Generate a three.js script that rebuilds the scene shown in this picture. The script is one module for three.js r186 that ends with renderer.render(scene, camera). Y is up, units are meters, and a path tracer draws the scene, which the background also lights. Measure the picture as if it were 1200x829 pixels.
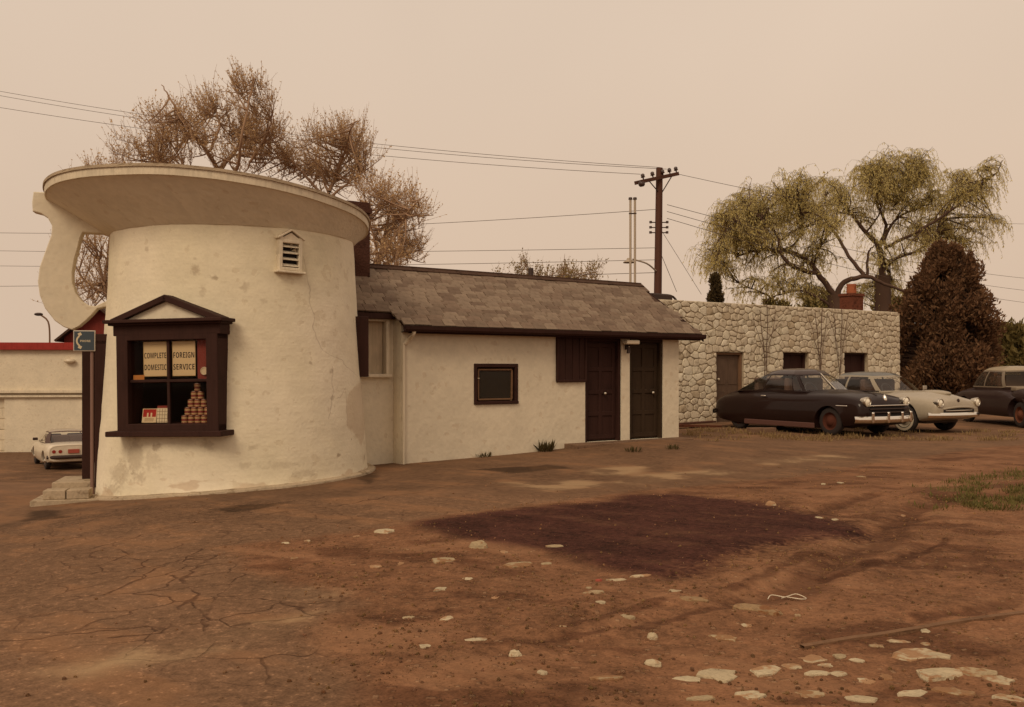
import * as THREE from 'three';
import { RoundedBoxGeometry } from 'three/addons/geometries/RoundedBoxGeometry.js';
import { mergeGeometries, mergeVertices, toCreasedNormals } from 'three/addons/utils/BufferGeometryUtils.js';
import { Brush, Evaluator, SUBTRACTION } from 'three-bvh-csg';

// ---------------------------------------------------------------- camera, sky, sun, exposure
const EYE = 1.6, FOCAL = 1100, HZ = 434;                    // eye height, focal length and horizon row of a 1200 x 829 frame
const scene = new THREE.Scene();
const camera = new THREE.PerspectiveCamera(2 * Math.atan(414.5 / FOCAL) * 180 / Math.PI, 1200 / 829, 0.1, 900);
camera.position.set(0, EYE, 0);
camera.lookAt(0, EYE, -10);
camera.setViewOffset(1200, 829, 0, 414.5 - HZ, 1200, 829);  // level camera, lens shifted up a little
camera.updateProjectionMatrix();
scene.add(camera);

const renderer = new THREE.WebGLRenderer({ antialias: true });
renderer.setSize(1024, 707);
renderer.toneMapping = THREE.LinearToneMapping;
renderer.toneMappingExposure = 1.06;
renderer.shadowMap.enabled = true;
renderer.shadowMap.type = THREE.PCFSoftShadowMap;

// ---- numbers: seeded random, hash noise
function rngOf(seed) { let a = seed >>> 0; return () => { a = (a + 0x6D2B79F5) | 0; let t = Math.imul(a ^ (a >>> 15), 1 | a); t = (t + Math.imul(t ^ (t >>> 7), 61 | t)) ^ t; return ((t ^ (t >>> 14)) >>> 0) / 4294967296; }; }
function h2(ix, iy) { let h = Math.imul(ix, 374761393) ^ Math.imul(iy, 668265263); h = Math.imul(h ^ (h >>> 13), 1274126177); return ((h ^ (h >>> 16)) >>> 0) / 4294967296; }
function vn(x, y) { const ix = Math.floor(x), iy = Math.floor(y); let fx = x - ix, fy = y - iy; fx = fx * fx * (3 - 2 * fx); fy = fy * fy * (3 - 2 * fy);
  const a = h2(ix, iy), b = h2(ix + 1, iy), c = h2(ix, iy + 1), d = h2(ix + 1, iy + 1); return a + (b - a) * fx + (c - a) * fy + (a - b - c + d) * fx * fy; }
function fbm(x, y, o) { let s = 0, a = 0.5, n = 0; for (let i = 0; i < o; i++) { s += a * vn(x, y); n += a; x = x * 2.03 + 17.3; y = y * 2.03 + 9.1; a *= 0.5; } return s / n; }
function vnT(x, y, p) { const ix = Math.floor(x), iy = Math.floor(y); let fx = x - ix, fy = y - iy; fx = fx * fx * (3 - 2 * fx); fy = fy * fy * (3 - 2 * fy); const m = v => ((v % p) + p) % p;
  const a = h2(m(ix), m(iy)), b = h2(m(ix + 1), m(iy)), c = h2(m(ix), m(iy + 1)), d = h2(m(ix + 1), m(iy + 1)); return a + (b - a) * fx + (c - a) * fy + (a - b - c + d) * fx * fy; }
function fbmT(x, y, p, o) { let s = 0, a = 0.5, n = 0; for (let i = 0; i < o; i++) { s += a * vnT(x, y, p); n += a; x = x * 2; y = y * 2; p *= 2; a *= 0.5; } return s / n; }
const sst = (a, b, x) => { const t = Math.min(1, Math.max(0, (x - a) / (b - a))); return t * t * (3 - 2 * t); };
const lerp = (a, b, t) => a + (b - a) * t;
const V = (x, y, z) => new THREE.Vector3(x, y, z);
const at = (px, py, depth) => V((px - 600) / FOCAL * depth, EYE - (py - HZ) / FOCAL * depth, -depth);     // a point seen at a place of the photograph, at a chosen distance

// ---- an even overcast sky, warm and hazy, with faint cloud
{
  const W = 512, H = 256, d = new Float32Array(W * H * 4);
  for (let j = 0; j < H; j++) for (let i = 0; i < W; i++) {
    const el = (j + 0.5) / H * Math.PI - Math.PI / 2, az = (i + 0.5) / W * 2 * Math.PI;
    const n = fbm(Math.cos(az) * Math.cos(el) * 2.2 + 7, Math.sin(az) * Math.cos(el) * 2.2 + Math.sin(el) * 3, 4) - 0.5;
    const k = 1 + 0.16 * n, hz = 1 - sst(0.05, 0.42, el), top = [0.672, 0.53, 0.412], low = [0.65, 0.488, 0.36];   // hazier and tanner towards the horizon
    const o = (j * W + i) * 4;
    for (let c = 0; c < 3; c++) d[o + c] = lerp(top[c], low[c], hz) * k; d[o + 3] = 1;
  }
  const sky = new THREE.DataTexture(d, W, H, THREE.RGBAFormat, THREE.FloatType);
  sky.mapping = THREE.EquirectangularReflectionMapping; sky.magFilter = sky.minFilter = THREE.LinearFilter; sky.needsUpdate = true;
  scene.background = sky; scene.environment = sky;
}
const sun = new THREE.DirectionalLight(new THREE.Color().setRGB(1, 0.82, 0.6), 1.4);
sun.position.set(-22, 42, 26); sun.target.position.set(0, 0, -18);
sun.castShadow = true; sun.shadow.radius = 45; sun.shadow.mapSize.set(2048, 2048);
Object.assign(sun.shadow.camera, { left: -40, right: 40, top: 40, bottom: -40, near: 1, far: 150 });
scene.add(sun, sun.target);

// ---------------------------------------------------------------- helpers
const taken = new Map();
function numbered(n) { const k = taken.get(n) || 0; taken.set(n, k + 1); return k ? n + '_' + String(k).padStart(3, '0') : n; }
function tag(o, label, category, group) { o.userData.label = label; o.userData.category = category; if (group) o.userData.group = group; return o; }
function put(name, geom, material, parent) { const m = new THREE.Mesh(geom, material); m.castShadow = m.receiveShadow = true; if (parent) { m.name = name; parent.add(m); } else { m.name = numbered(name); scene.add(m); } return m; }
function base(name, p, turn = 0) { const g = new THREE.Group(); g.name = numbered(name); g.position.copy(p); g.rotation.y = turn; scene.add(g); return g; }
function struct(o) { o.userData.kind = 'structure'; return o; }
function mat(r, g, b, rough = 0.85, more = {}) { const m = new THREE.MeshStandardMaterial({ roughness: rough, ...more }); m.color.setRGB(r, g, b); return m; }
function pmat(r, g, b, rough, more = {}) { const m = new THREE.MeshPhysicalMaterial({ roughness: rough, ...more }); m.color.setRGB(r, g, b); return m; }
const box = (w, h, d, x = 0, y = 0, z = 0) => new THREE.BoxGeometry(w, h, d).translate(x, y, z);
const rbox = (w, h, d, x = 0, y = 0, z = 0, r = 0.012) => new RoundedBoxGeometry(w, h, d, 1, Math.min(r, w / 2.1, h / 2.1, d / 2.1)).translate(x, y, z);
const cyl = (r0, r1, h, n = 16, x = 0, y = 0, z = 0) => new THREE.CylinderGeometry(r1, r0, h, n).translate(x, y + h / 2, z);
const flat = g => { const o = g.index ? g.toNonIndexed() : g; for (const k of Object.keys(o.attributes)) if (!['position', 'normal', 'uv'].includes(k)) o.deleteAttribute(k); return o; };
const merge = list => mergeGeometries(list.map(flat), false);
const tube = (pts, r, n = 6, seg) => new THREE.TubeGeometry(new THREE.CatmullRomCurve3(pts), seg || Math.max(2, (pts.length - 1) * 4), r, n);
function rod(a, b, r, n = 8, r2) { const d = b.clone().sub(a), g = new THREE.CylinderGeometry(r2 ?? r, r, d.length(), n); g.applyQuaternion(new THREE.Quaternion().setFromUnitVectors(V(0, 1, 0), d.clone().normalize())); const c = a.clone().add(b).multiplyScalar(0.5); return g.translate(c.x, c.y, c.z); }
function boxUV(g0, off = 0) {                                   // texture coordinates in metres, by the way each face points
  const g = flat(g0); const p = g.attributes.position, uv = new Float32Array(p.count * 2), a = V(), b = V(), c = V();
  for (let i = 0; i < p.count; i += 3) {
    a.fromBufferAttribute(p, i); b.fromBufferAttribute(p, i + 1); c.fromBufferAttribute(p, i + 2);
    const n = b.clone().sub(a).cross(c.clone().sub(a)); const ax = Math.abs(n.x), ay = Math.abs(n.y), az = Math.abs(n.z);
    [a, b, c].forEach((v, k) => { const o = (i + k) * 2; if (ay > ax && ay > az) { uv[o] = v.x; uv[o + 1] = v.z; } else if (ax > az) { uv[o] = v.z; uv[o + 1] = v.y; } else { uv[o] = v.x; uv[o + 1] = v.y; } uv[o] += off; uv[o + 1] += off * 0.7; });
  }
  g.setAttribute('uv', new THREE.BufferAttribute(uv, 2)); return g;
}
function polyShape(pts, holes = []) { const s = new THREE.Shape(pts.map(p => new THREE.Vector2(p[0], p[1]))); for (const h of holes) s.holes.push(new THREE.Path(h.map(p => new THREE.Vector2(p[0], p[1])))); return s; }
const extr = (shape, depth, bevel = 0) => new THREE.ExtrudeGeometry(shape, { depth, bevelEnabled: bevel > 0, bevelThickness: bevel, bevelSize: bevel, bevelSegments: 1, curveSegments: 10 });
const rectPts = (x0, x1, y0, y1) => [[x0, y0], [x1, y0], [x1, y1], [x0, y1]];
// textures
const enc = v => { v = v <= 0 ? 0 : v >= 1 ? 1 : v; return 255 * (v <= 0.0031308 ? 12.92 * v : 1.055 * Math.pow(v, 1 / 2.4) - 0.055); };
function texOf(W, H, data, srgb, wrap = true, rep = [1, 1]) { const t = new THREE.DataTexture(data, W, H, THREE.RGBAFormat); if (srgb) t.colorSpace = THREE.SRGBColorSpace; t.magFilter = THREE.LinearFilter; t.minFilter = THREE.LinearMipmapLinearFilter; t.generateMipmaps = true; if (wrap) t.wrapS = t.wrapT = THREE.RepeatWrapping; t.repeat.set(...rep); t.needsUpdate = true; return t; }
function tiled(N, size, fn) {                                   // fn(u, v) in 0..1, periodic; gives linear r, g, b and a height 0..1
  const c = new Uint8Array(N * N * 4), b = new Uint8Array(N * N * 4);
  for (let j = 0; j < N; j++) for (let i = 0; i < N; i++) { const q = fn(i / N, j / N), o = (j * N + i) * 4; c[o] = enc(q[0]); c[o + 1] = enc(q[1]); c[o + 2] = enc(q[2]); c[o + 3] = 255; const h = Math.max(0, Math.min(255, q[3] * 255)); b[o] = b[o + 1] = b[o + 2] = h; b[o + 3] = 255; }
  return { map: texOf(N, N, c, true, true, [1 / size, 1 / size]), bump: texOf(N, N, b, false, true, [1 / size, 1 / size]) };
}
// ---------------------------------------------------------------- materials
// old limewashed plaster: mottled, trowelled, with flakes where the paint has gone
const plasterTex = tiled(1024, 3, (u, v) => {
  const m = fbmT(u * 6, v * 6, 6, 5), f = fbmT(u * 48, v * 48, 48, 3), s = fbmT(u * 20 + 3, v * 20, 20, 4);
  let k = 0.86 + 0.2 * (m - 0.5) + 0.1 * (f - 0.5); let r = 0.80 * k, g = 0.70 * k, b = 0.525 * k;
  const fl = sst(0.735, 0.76, s); r = lerp(r, 0.5, fl * 0.3); g = lerp(g, 0.37, fl * 0.3); b = lerp(b, 0.24, fl * 0.3);
  return [r, g, b, 0.5 + 0.5 * (fbmT(u * 14, v * 14, 14, 4) - 0.5) + 0.35 * (f - 0.5) - 0.1 * fl];
});
const M = {};
M.plaster = mat(1, 1, 1, 0.9, { map: plasterTex.map, bumpMap: plasterTex.bump, bumpScale: 0.012 });
const woodTex = tiled(512, 1.2, (u, v) => { const g = fbmT(u * 40, v * 3, 40, 4), m = fbmT(u * 4, v * 4, 4, 4), k = 0.7 + 0.35 * g + 0.4 * (m - 0.4); const ch = sst(0.70, 0.76, fbmT(u * 24, v * 8, 24, 3)); return [k + ch * 0.7, k + ch * 0.75, k + ch * 0.8, 0.3 + 0.7 * g]; });
const wood = (r, g, b, rough = 0.6) => pmat(r, g, b, Math.max(rough, 0.7), { specularIntensity: 0.25, map: woodTex.map, bumpMap: woodTex.bump, bumpScale: 0.004 });
M.trim = wood(0.044, 0.0185, 0.0135, 0.5);
M.doorBrown = wood(0.041, 0.017, 0.0125, 0.5);
M.doorGreen = wood(0.044, 0.026, 0.014, 0.5);
M.greyDoor = wood(0.12, 0.075, 0.05, 0.7);
M.paleWood = wood(0.6, 0.48, 0.33, 0.8);
M.whiteTrim = wood(0.72, 0.62, 0.46, 0.75);
M.pole = wood(0.1, 0.045, 0.03, 0.85);
M.weathered = wood(0.2, 0.11, 0.06, 0.85);
const rubTex = tiled(512, 1.0, (u, v) => { const m = fbmT(u * 5, v * 5, 5, 5), f = fbmT(u * 40, v * 40, 40, 3); const s = sst(0.58, 0.72, fbmT(u * 9 + 2, v * 9, 9, 4)); const k = 0.8 + 0.3 * (m - 0.4) + 0.22 * (f - 0.5) - 0.3 * s; return [k, k * (1 - 0.05 * s), k * (1 - 0.12 * s), 0.3 + 0.4 * m + 0.3 * f]; });
const rough = (r, g, b, bs = 0.02, rr = 0.92) => pmat(r, g, b, rr, { specularIntensity: 0.3, map: rubTex.map, bumpMap: rubTex.bump, bumpScale: bs });
M.stonePaint = [[0.74, 0.65, 0.49], [0.66, 0.56, 0.415], [0.79, 0.7, 0.54], [0.54, 0.435, 0.3]].map(c => rough(...c));
M.mortar = rough(0.5, 0.4, 0.275, 0.02);
M.slate = [[0.265, 0.19, 0.135], [0.225, 0.16, 0.113], [0.305, 0.225, 0.16], [0.245, 0.17, 0.12], [0.2, 0.137, 0.097], [0.285, 0.21, 0.15]].map(c => rough(...c, 0.008, 0.85));
M.roofDeck = rough(0.09, 0.05, 0.033);
M.tar = rough(0.07, 0.038, 0.026, 0.01);
M.brick = rough(0.085, 0.036, 0.024, 0.03);
M.brickRed = rough(0.17, 0.055, 0.03, 0.03);
M.clayPot = rough(0.42, 0.13, 0.06, 0.01);
M.concrete = rough(0.5, 0.39, 0.265, 0.012);
M.oldConcrete = rough(0.22, 0.13, 0.08, 0.02);
const soilTex = tiled(512, 0.7, (u, v) => { const f = fbmT(u * 40, v * 40, 40, 3), k = 0.85 + 0.3 * (fbmT(u * 6, v * 6, 6, 4) - 0.5) + 0.3 * (f - 0.5), s = sst(0.5, 0.6, fbmT(u * 5 + 1, v * 5, 5, 5) + 0.15 * (f - 0.5)) * 0.75; return [lerp(k, 0.55, s), lerp(k, 0.3, s), lerp(k, 0.19, s), 0.4 + 0.5 * (f - 0.5) + 0.3 * k]; });   // earth caked on the stones
M.lime = [[0.52, 0.42, 0.27], [0.44, 0.335, 0.2], [0.58, 0.475, 0.31], [0.36, 0.235, 0.125]].map(c => pmat(...c, 0.93, { specularIntensity: 0.3, map: soilTex.map, bumpMap: soilTex.bump, bumpScale: 0.012 }));
M.chrome = pmat(0.8, 0.75, 0.66, 0.12, { metalness: 1 });
M.dullChrome = pmat(0.62, 0.56, 0.46, 0.32, { metalness: 1 });
M.galv = mat(0.42, 0.34, 0.25, 0.55, { metalness: 0.3 });
M.iron = mat(0.05, 0.028, 0.02, 0.6, { metalness: 0.3 });
M.rust = rough(0.16, 0.055, 0.028, 0.006, 0.85);
M.wire = mat(0.09, 0.06, 0.045, 0.8);
M.rubber = mat(0.022, 0.014, 0.011, 0.85);
M.black = mat(0.012, 0.008, 0.007, 0.9);
M.under = mat(0.06, 0.04, 0.03, 0.95);
M.room = mat(0.3, 0.2, 0.135, 0.95);
M.glass = pmat(0.97, 0.97, 0.95, 0.04, { specularIntensity: 1, transmission: 1, thickness: 0, ior: 1.5 });
M.dirtyGlass = pmat(0.75, 0.66, 0.55, 0.06, { specularIntensity: 0.5, transmission: 0.97, thickness: 0, ior: 1.2 });
M.shopGlass = pmat(0.95, 0.93, 0.9, 0.02, { specularIntensity: 0.35, transmission: 1, thickness: 0, ior: 1.2 });
M.lens = pmat(0.85, 0.78, 0.62, 0.12, { clearcoat: 1 });
M.ceramic = pmat(0.62, 0.52, 0.37, 0.25, {});
M.insulator = pmat(0.05, 0.025, 0.018, 0.3, {});
// ---------------------------------------------------------------- the ground
function gh(x, z) {                                            // height of the ground without its small relief
  let y = x < 0 ? -0.007 * x * x : 0;
  y = lerp(y, -0.36 - 1.85 * sst(-14, -33, z) - 0.5 * sst(-36, -60, z), sst(-4.5, -9.5, x));      // the lot falls away behind the cup, then levels
  y += 0.17 * Math.exp(-(((x - 2.9) / 2.4) ** 2 + ((z + 19) / 2.6) ** 2));
  y += 0.10 * Math.exp(-(((x - 7.2) / 2.2) ** 2 + ((z + 12) / 1.6) ** 2));
  return y;
}
const gp = (px, py) => { let d = 1760 / (py - HZ), x = 0; for (let k = 0; k < 12; k++) { x = (px - 600) / FOCAL * d; d = (EYE - gh(x, -d)) * FOCAL / (py - HZ); } return [x, -d]; };   // where a row and column of the photograph meet the ground
const groundPoint = (px, py) => { const [x, z] = gp(px, py); return V(x, gh(x, z), z); };
function poly(list) { const p = list.map(([a, b]) => gp(a, b)); return outline(p); }
function outline(p) { const f = new Float64Array(p.flat()); let x0 = 1e9, x1 = -1e9, z0 = 1e9, z1 = -1e9; for (const [x, z] of p) { x0 = Math.min(x0, x); x1 = Math.max(x1, x); z0 = Math.min(z0, z); z1 = Math.max(z1, z); } return { f, x0, x1, z0, z1 }; }
function inside(P, x, z, soft) {                               // 0 outside .. 1 inside an outline, over a given softness
  if (x < P.x0 - soft || x > P.x1 + soft || z < P.z0 - soft || z > P.z1 + soft) return 0;
  let ins = false, d = 1e9; const f = P.f, n = f.length;
  for (let i = 0, j = n - 2; i < n; j = i, i += 2) {
    const ax = f[i], az = f[i + 1], bx = f[j], bz = f[j + 1], ex = bx - ax, ez = bz - az;
    if ((az > z) !== (bz > z) && x < ex * (z - az) / ez + ax) ins = !ins;
    let t = ((x - ax) * ex + (z - az) * ez) / (ex * ex + ez * ez); t = t < 0 ? 0 : t > 1 ? 1 : t;
    const u = x - ax - ex * t, w = z - az - ez * t, q = u * u + w * w; if (q < d) d = q;
  }
  d = Math.sqrt(d); return sst(-soft, soft, ins ? d : -d);
}
const path = (list, pad) => { const o = outline(list); o.x0 -= pad; o.x1 += pad; o.z0 -= pad; o.z1 += pad; return o; };
function nearLine(L, x, z) {                                   // distance to a line of points; far away counts as 9
  if (x < L.x0 || x > L.x1 || z < L.z0 || z > L.z1) return 9;
  let d = 81; const f = L.f; for (let i = 0; i + 3 < f.length; i += 2) { const ax = f[i], az = f[i + 1], ex = f[i + 2] - ax, ez = f[i + 3] - az; let t = ((x - ax) * ex + (z - az) * ez) / (ex * ex + ez * ez); t = t < 0 ? 0 : t > 1 ? 1 : t; const u = x - ax - ex * t, w = z - az - ez * t, q = u * u + w * w; if (q < d) d = q; } return Math.sqrt(d); }
const dirtArea = poly([[272, 640], [360, 628], [450, 618], [520, 606], [640, 590], [760, 576], [880, 566], [1000, 547], [1100, 532], [1200, 520], [1330, 510], [1700, 700], [1900, 1100], [420, 1100], [440, 830], [360, 770], [350, 748], [395, 715], [378, 694], [300, 672]]);
const darkArea = poly([[498, 612], [560, 603], [640, 594], [700, 590], [745, 581], [800, 580], [860, 586], [905, 597], [960, 606], [1004, 622], [955, 631], [900, 638], [840, 655], [800, 670], [770, 676], [715, 664], [650, 648], [600, 640], [545, 628]]);
const paleAreas = [[[712, 566], [760, 557], [835, 551], [852, 555], [790, 563], [730, 569]], [[682, 552], [720, 547], [760, 547], [752, 556], [705, 558]], [[600, 568], [680, 563], [705, 571], [640, 577]],
  [[150, 762], [250, 745], [330, 728], [385, 718], [372, 728], [300, 748], [210, 766], [120, 782]], [[318, 692], [362, 688], [372, 700], [330, 704]], [[880, 540], [980, 533], [1000, 538], [900, 546]], [[60, 790], [150, 770], [200, 775], [90, 800]]].map(poly);
const stains = [[[246, 596], [290, 590], [338, 588], [300, 597], [262, 600]], [[20, 600], [62, 598], [66, 607], [20, 612]], [[418, 562], [440, 552], [448, 556], [430, 568]], [[338, 662], [372, 655], [378, 662], [345, 670]], [[560, 550], [640, 545], [660, 549], [590, 555]]].map(poly);
const ruts = [[[1105, 583], [1060, 605], [1005, 640], [958, 674], [905, 697], [860, 706]], [[1022, 580], [975, 594], [935, 604]], [[1105, 633], [1062, 652], [1010, 668], [960, 680]], [[1180, 708], [1110, 720], [1075, 728]], [[640, 735], [700, 720], [760, 700]], [[620, 752], [690, 742], [760, 726], [840, 712]], [[840, 690], [900, 672], [960, 650]]].map(l => path(l.map(([a, b]) => gp(a, b)), 0.7));
const rutW = [0.2, 0.14, 0.08, 0.09, 0.08, 0.08, 0.07];
const bigCracks = [[[33, 650], [120, 640], [240, 612], [420, 590], [560, 565]], [[120, 748], [185, 742], [188, 715], [220, 700], [235, 668], [260, 650]], [[33, 745], [110, 738], [180, 738]], [[235, 700], [232, 730], [250, 745]], [[150, 690], [200, 660], [320, 640]]].map(l => path(l.map(([a, b]) => gp(a, b)), 0.1));
const gr = [0, 0, 0, 0];
function cellEdge(x, z) {                                      // distance to the border between cells
  const ix = Math.floor(x), iz = Math.floor(z); let a = 9, b = 9;
  for (let j = -1; j <= 1; j++) for (let i = -1; i <= 1; i++) { const cx = ix + i, cz = iz + j, dx = cx + h2(cx, cz) - x, dz = cz + h2(cx + 91, cz - 37) - z, d = dx * dx + dz * dz; if (d < a) { b = a; a = d; } else if (d < b) b = d; }
  return Math.sqrt(b) - Math.sqrt(a);
}
function groundAt(x, z, fine) {
  const q1 = fbm(x * 0.9, z * 0.9, 2) - 0.5, q2 = fbm(x * 0.9 + 40, z * 0.9, 2) - 0.5, q3 = fbm(x * 6, z * 6, 2) - 0.5, q4 = fbm(x * 6 + 9, z * 6, 2) - 0.5;
  const wx = x + 0.5 * q1 + 0.14 * q3, wz = z + 0.5 * q2 + 0.14 * q4;
  const big = fbm(x * 0.35, z * 0.35, 3), mid = fbm(x * 2.1 + 5, z * 2.1, 4), grit = fbm(x * 26, z * 26, 3), sand = fine ? vn(x * 130, z * 130) : 0.5;
  const dirt = inside(dirtArea, wx, wz, 0.16);
  const streak = fbm((x * 0.8 + z * 0.6) * 0.7, (z * 0.8 - x * 0.6) * 5, 4);          // long wheel-drawn streaks
  // worn asphalt: binder, pale aggregate, dust films
  let k = 0.92 + 0.5 * (big - 0.5) + 0.4 * (mid - 0.5) + 0.6 * (grit - 0.5) + 0.5 * (sand - 0.5);
  let r = 0.19 * k, g = 0.108 * k, b = 0.062 * k, h = 0.55 + 0.08 * (grit - 0.5) + 0.06 * (sand - 0.5);
  const dust = sst(0.5, 0.68, 0.5 * mid + 0.5 * streak); r = lerp(r, 0.285, dust * 0.4); g = lerp(g, 0.145, dust * 0.4); b = lerp(b, 0.07, dust * 0.4);
  if (fine && grit > 0.62 && h2(Math.floor(x * 70), Math.floor(z * 70)) > 0.86) { r *= 1.5; g *= 1.5; b *= 1.5; }
  let crack = 0;
  const zone = Math.max(0.6 * sst(0.42, 0.56, fbm(x * 0.5 + 3, z * 0.5 + 8, 3)), inside(crackArea, wx, wz, 0.6)) * (1 - dirt);
  if (zone > 0 && z > -14) { const e = cellEdge(wx * 2.3, wz * 2.3); crack = Math.max(crack, zone * (1 - sst(0.008, 0.05, e)) * sst(0.28, 0.46, mid)); }
  if (dirt < 1) for (const L of bigCracks) { const d = nearLine(L, wx, wz); if (d < 0.05) crack = Math.max(crack, (1 - sst(0.004, 0.018, d)) * (1 - dirt) * sst(0.3, 0.5, mid)); }
  r *= 1 - 0.44 * crack; g *= 1 - 0.48 * crack; b *= 1 - 0.48 * crack; h -= 0.3 * crack;
  for (const P of stains) { const m = inside(P, wx, wz, 0.09) * 0.55; if (m) { r *= 1 - m; g *= 1 - m; b *= 1 - m; } }
  // bare reddish earth with clods, small gravel and crusts
  if (dirt > 0) {
    const clod = fbm(x * 7, z * 7, 4), dk = 0.95 + 0.35 * (big - 0.5) + 0.45 * (mid - 0.5) + 0.55 * (clod - 0.5) + 0.6 * (grit - 0.5) + 0.5 * (sand - 0.5);
    let dr = 0.208 * dk, dg = 0.102 * dk, db = 0.053 * dk, dh = 0.35 + 0.5 * (clod - 0.45) + 0.22 * (grit - 0.5) + 0.1 * (sand - 0.5);
    const crust = sst(0.52, 0.68, 0.55 * streak + 0.45 * mid); dr = lerp(dr, 0.29, crust * 0.4); dg = lerp(dg, 0.155, crust * 0.4); db = lerp(db, 0.083, crust * 0.4);
    const damp = sst(0.58, 0.7, fbm(x * 1.3 + 20, z * 2.6, 4)); dr *= 1 - 0.32 * damp; dg *= 1 - 0.36 * damp; db *= 1 - 0.36 * damp;
    if (fine) { const s = h2(Math.floor(x * 38) + 7, Math.floor(z * 38)); if (s > 0.955) { const q = (s - 0.955) * 14; dr += 0.14 * q; dg += 0.105 * q; db += 0.065 * q; dh += 0.25; } }
    for (let i = 0; i < ruts.length; i++) { const d = nearLine(ruts[i], wx, wz); if (d < 0.5) { const m = (1 - sst(rutW[i] * 0.4, rutW[i] * 1.25, d)) * sst(0.3, 0.55, clod + 0.15); dr *= 1 - 0.4 * m; dg *= 1 - 0.44 * m; db *= 1 - 0.44 * m; } }
    const grass = sst(0.5, 0.62, fbm(x * 3, z * 3, 3)) * inside(grassArea, wx, wz, 0.3); dr = lerp(dr, 0.13, grass * 0.6); dg = lerp(dg, 0.1, grass * 0.6); db = lerp(db, 0.035, grass * 0.6);
    r = lerp(r, dr, dirt); g = lerp(g, dg, dirt); b = lerp(b, db, dirt); h = lerp(h, dh, dirt);
  }
  for (const P of paleAreas) { const m = inside(P, wx, wz, 0.22) * (0.1 + 0.55 * sst(0.4, 0.62, mid + 0.15 * (grit - 0.5))); if (m) { r = lerp(r, 0.40, m); g = lerp(g, 0.275, m); b = lerp(b, 0.155, m); } }
  const dk = inside(darkArea, wx + 0.25 * (grit - 0.5), wz + 0.25 * (mid - 0.5) + 0.2 * (grit - 0.5), 0.2);
  if (dk) { const q = 0.95 + 0.8 * (mid - 0.5) + 1.0 * (grit - 0.5) + 0.8 * (sand - 0.5) + 0.5 * (streak - 0.5); const m = dk * (0.97 - 0.16 * sst(0.5, 0.75, 0.5 * streak + 0.5 * fbm(x * 5, z * 5, 3))); r = lerp(r, 0.064 * q, m); g = lerp(g, 0.024 * q, m); b = lerp(b, 0.0175 * q, m); h = lerp(h, 0.45 + 0.25 * (grit - 0.5) + 0.2 * (sand - 0.5), m); }
  gr[0] = r; gr[1] = g; gr[2] = b; gr[3] = h; return dirt;
}
const crackArea = poly([[60, 650], [250, 632], [420, 622], [440, 790], [280, 800], [90, 770]]);
const grassArea = poly([[1085, 596], [1105, 575], [1140, 562], [1200, 548], [1260, 560], [1240, 590], [1150, 600], [1110, 604]]);
function relief(x, z) {                                        // clods, ruts and settling, as real shape
  if (z < -16 || z > -2 || Math.abs(x) > 12) return 0.02 * (fbm(x * 0.7, z * 0.7, 3) - 0.5);
  const dirt = inside(dirtArea, x, z, 0.5) * (1 - 0.75 * inside(darkArea, x, z, 0.3));
  let y = 0.02 * (fbm(x * 0.7, z * 0.7, 3) - 0.5) + dirt * (0.04 * (fbm(x * 1.6, z * 1.6, 4) - 0.5) + 0.032 * (fbm(x * 6, z * 6, 3) - 0.5));
  if (dirt > 0) for (let i = 0; i < ruts.length; i++) { const d = nearLine(ruts[i], x + 0.1 * (fbm(x * 4, z * 4, 2) - 0.5), z); const w = rutW[i]; if (d < w * 3) y += 0.55 * dirt * w * (-0.32 * (1 - sst(0, w, d)) + 0.14 * sst(w * 0.9, w * 1.4, d) * (1 - sst(w * 1.5, w * 2.6, d))); }
  y += 0.014 * inside(darkArea, x + 0.3 * (fbm(x * 3, z * 3, 3) - 0.5), z + 0.3 * (fbm(x * 3 + 7, z * 3, 3) - 0.5), 0.07);
  return y;
}
const gy = (x, z) => gh(x, z) + relief(x, z);
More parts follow.
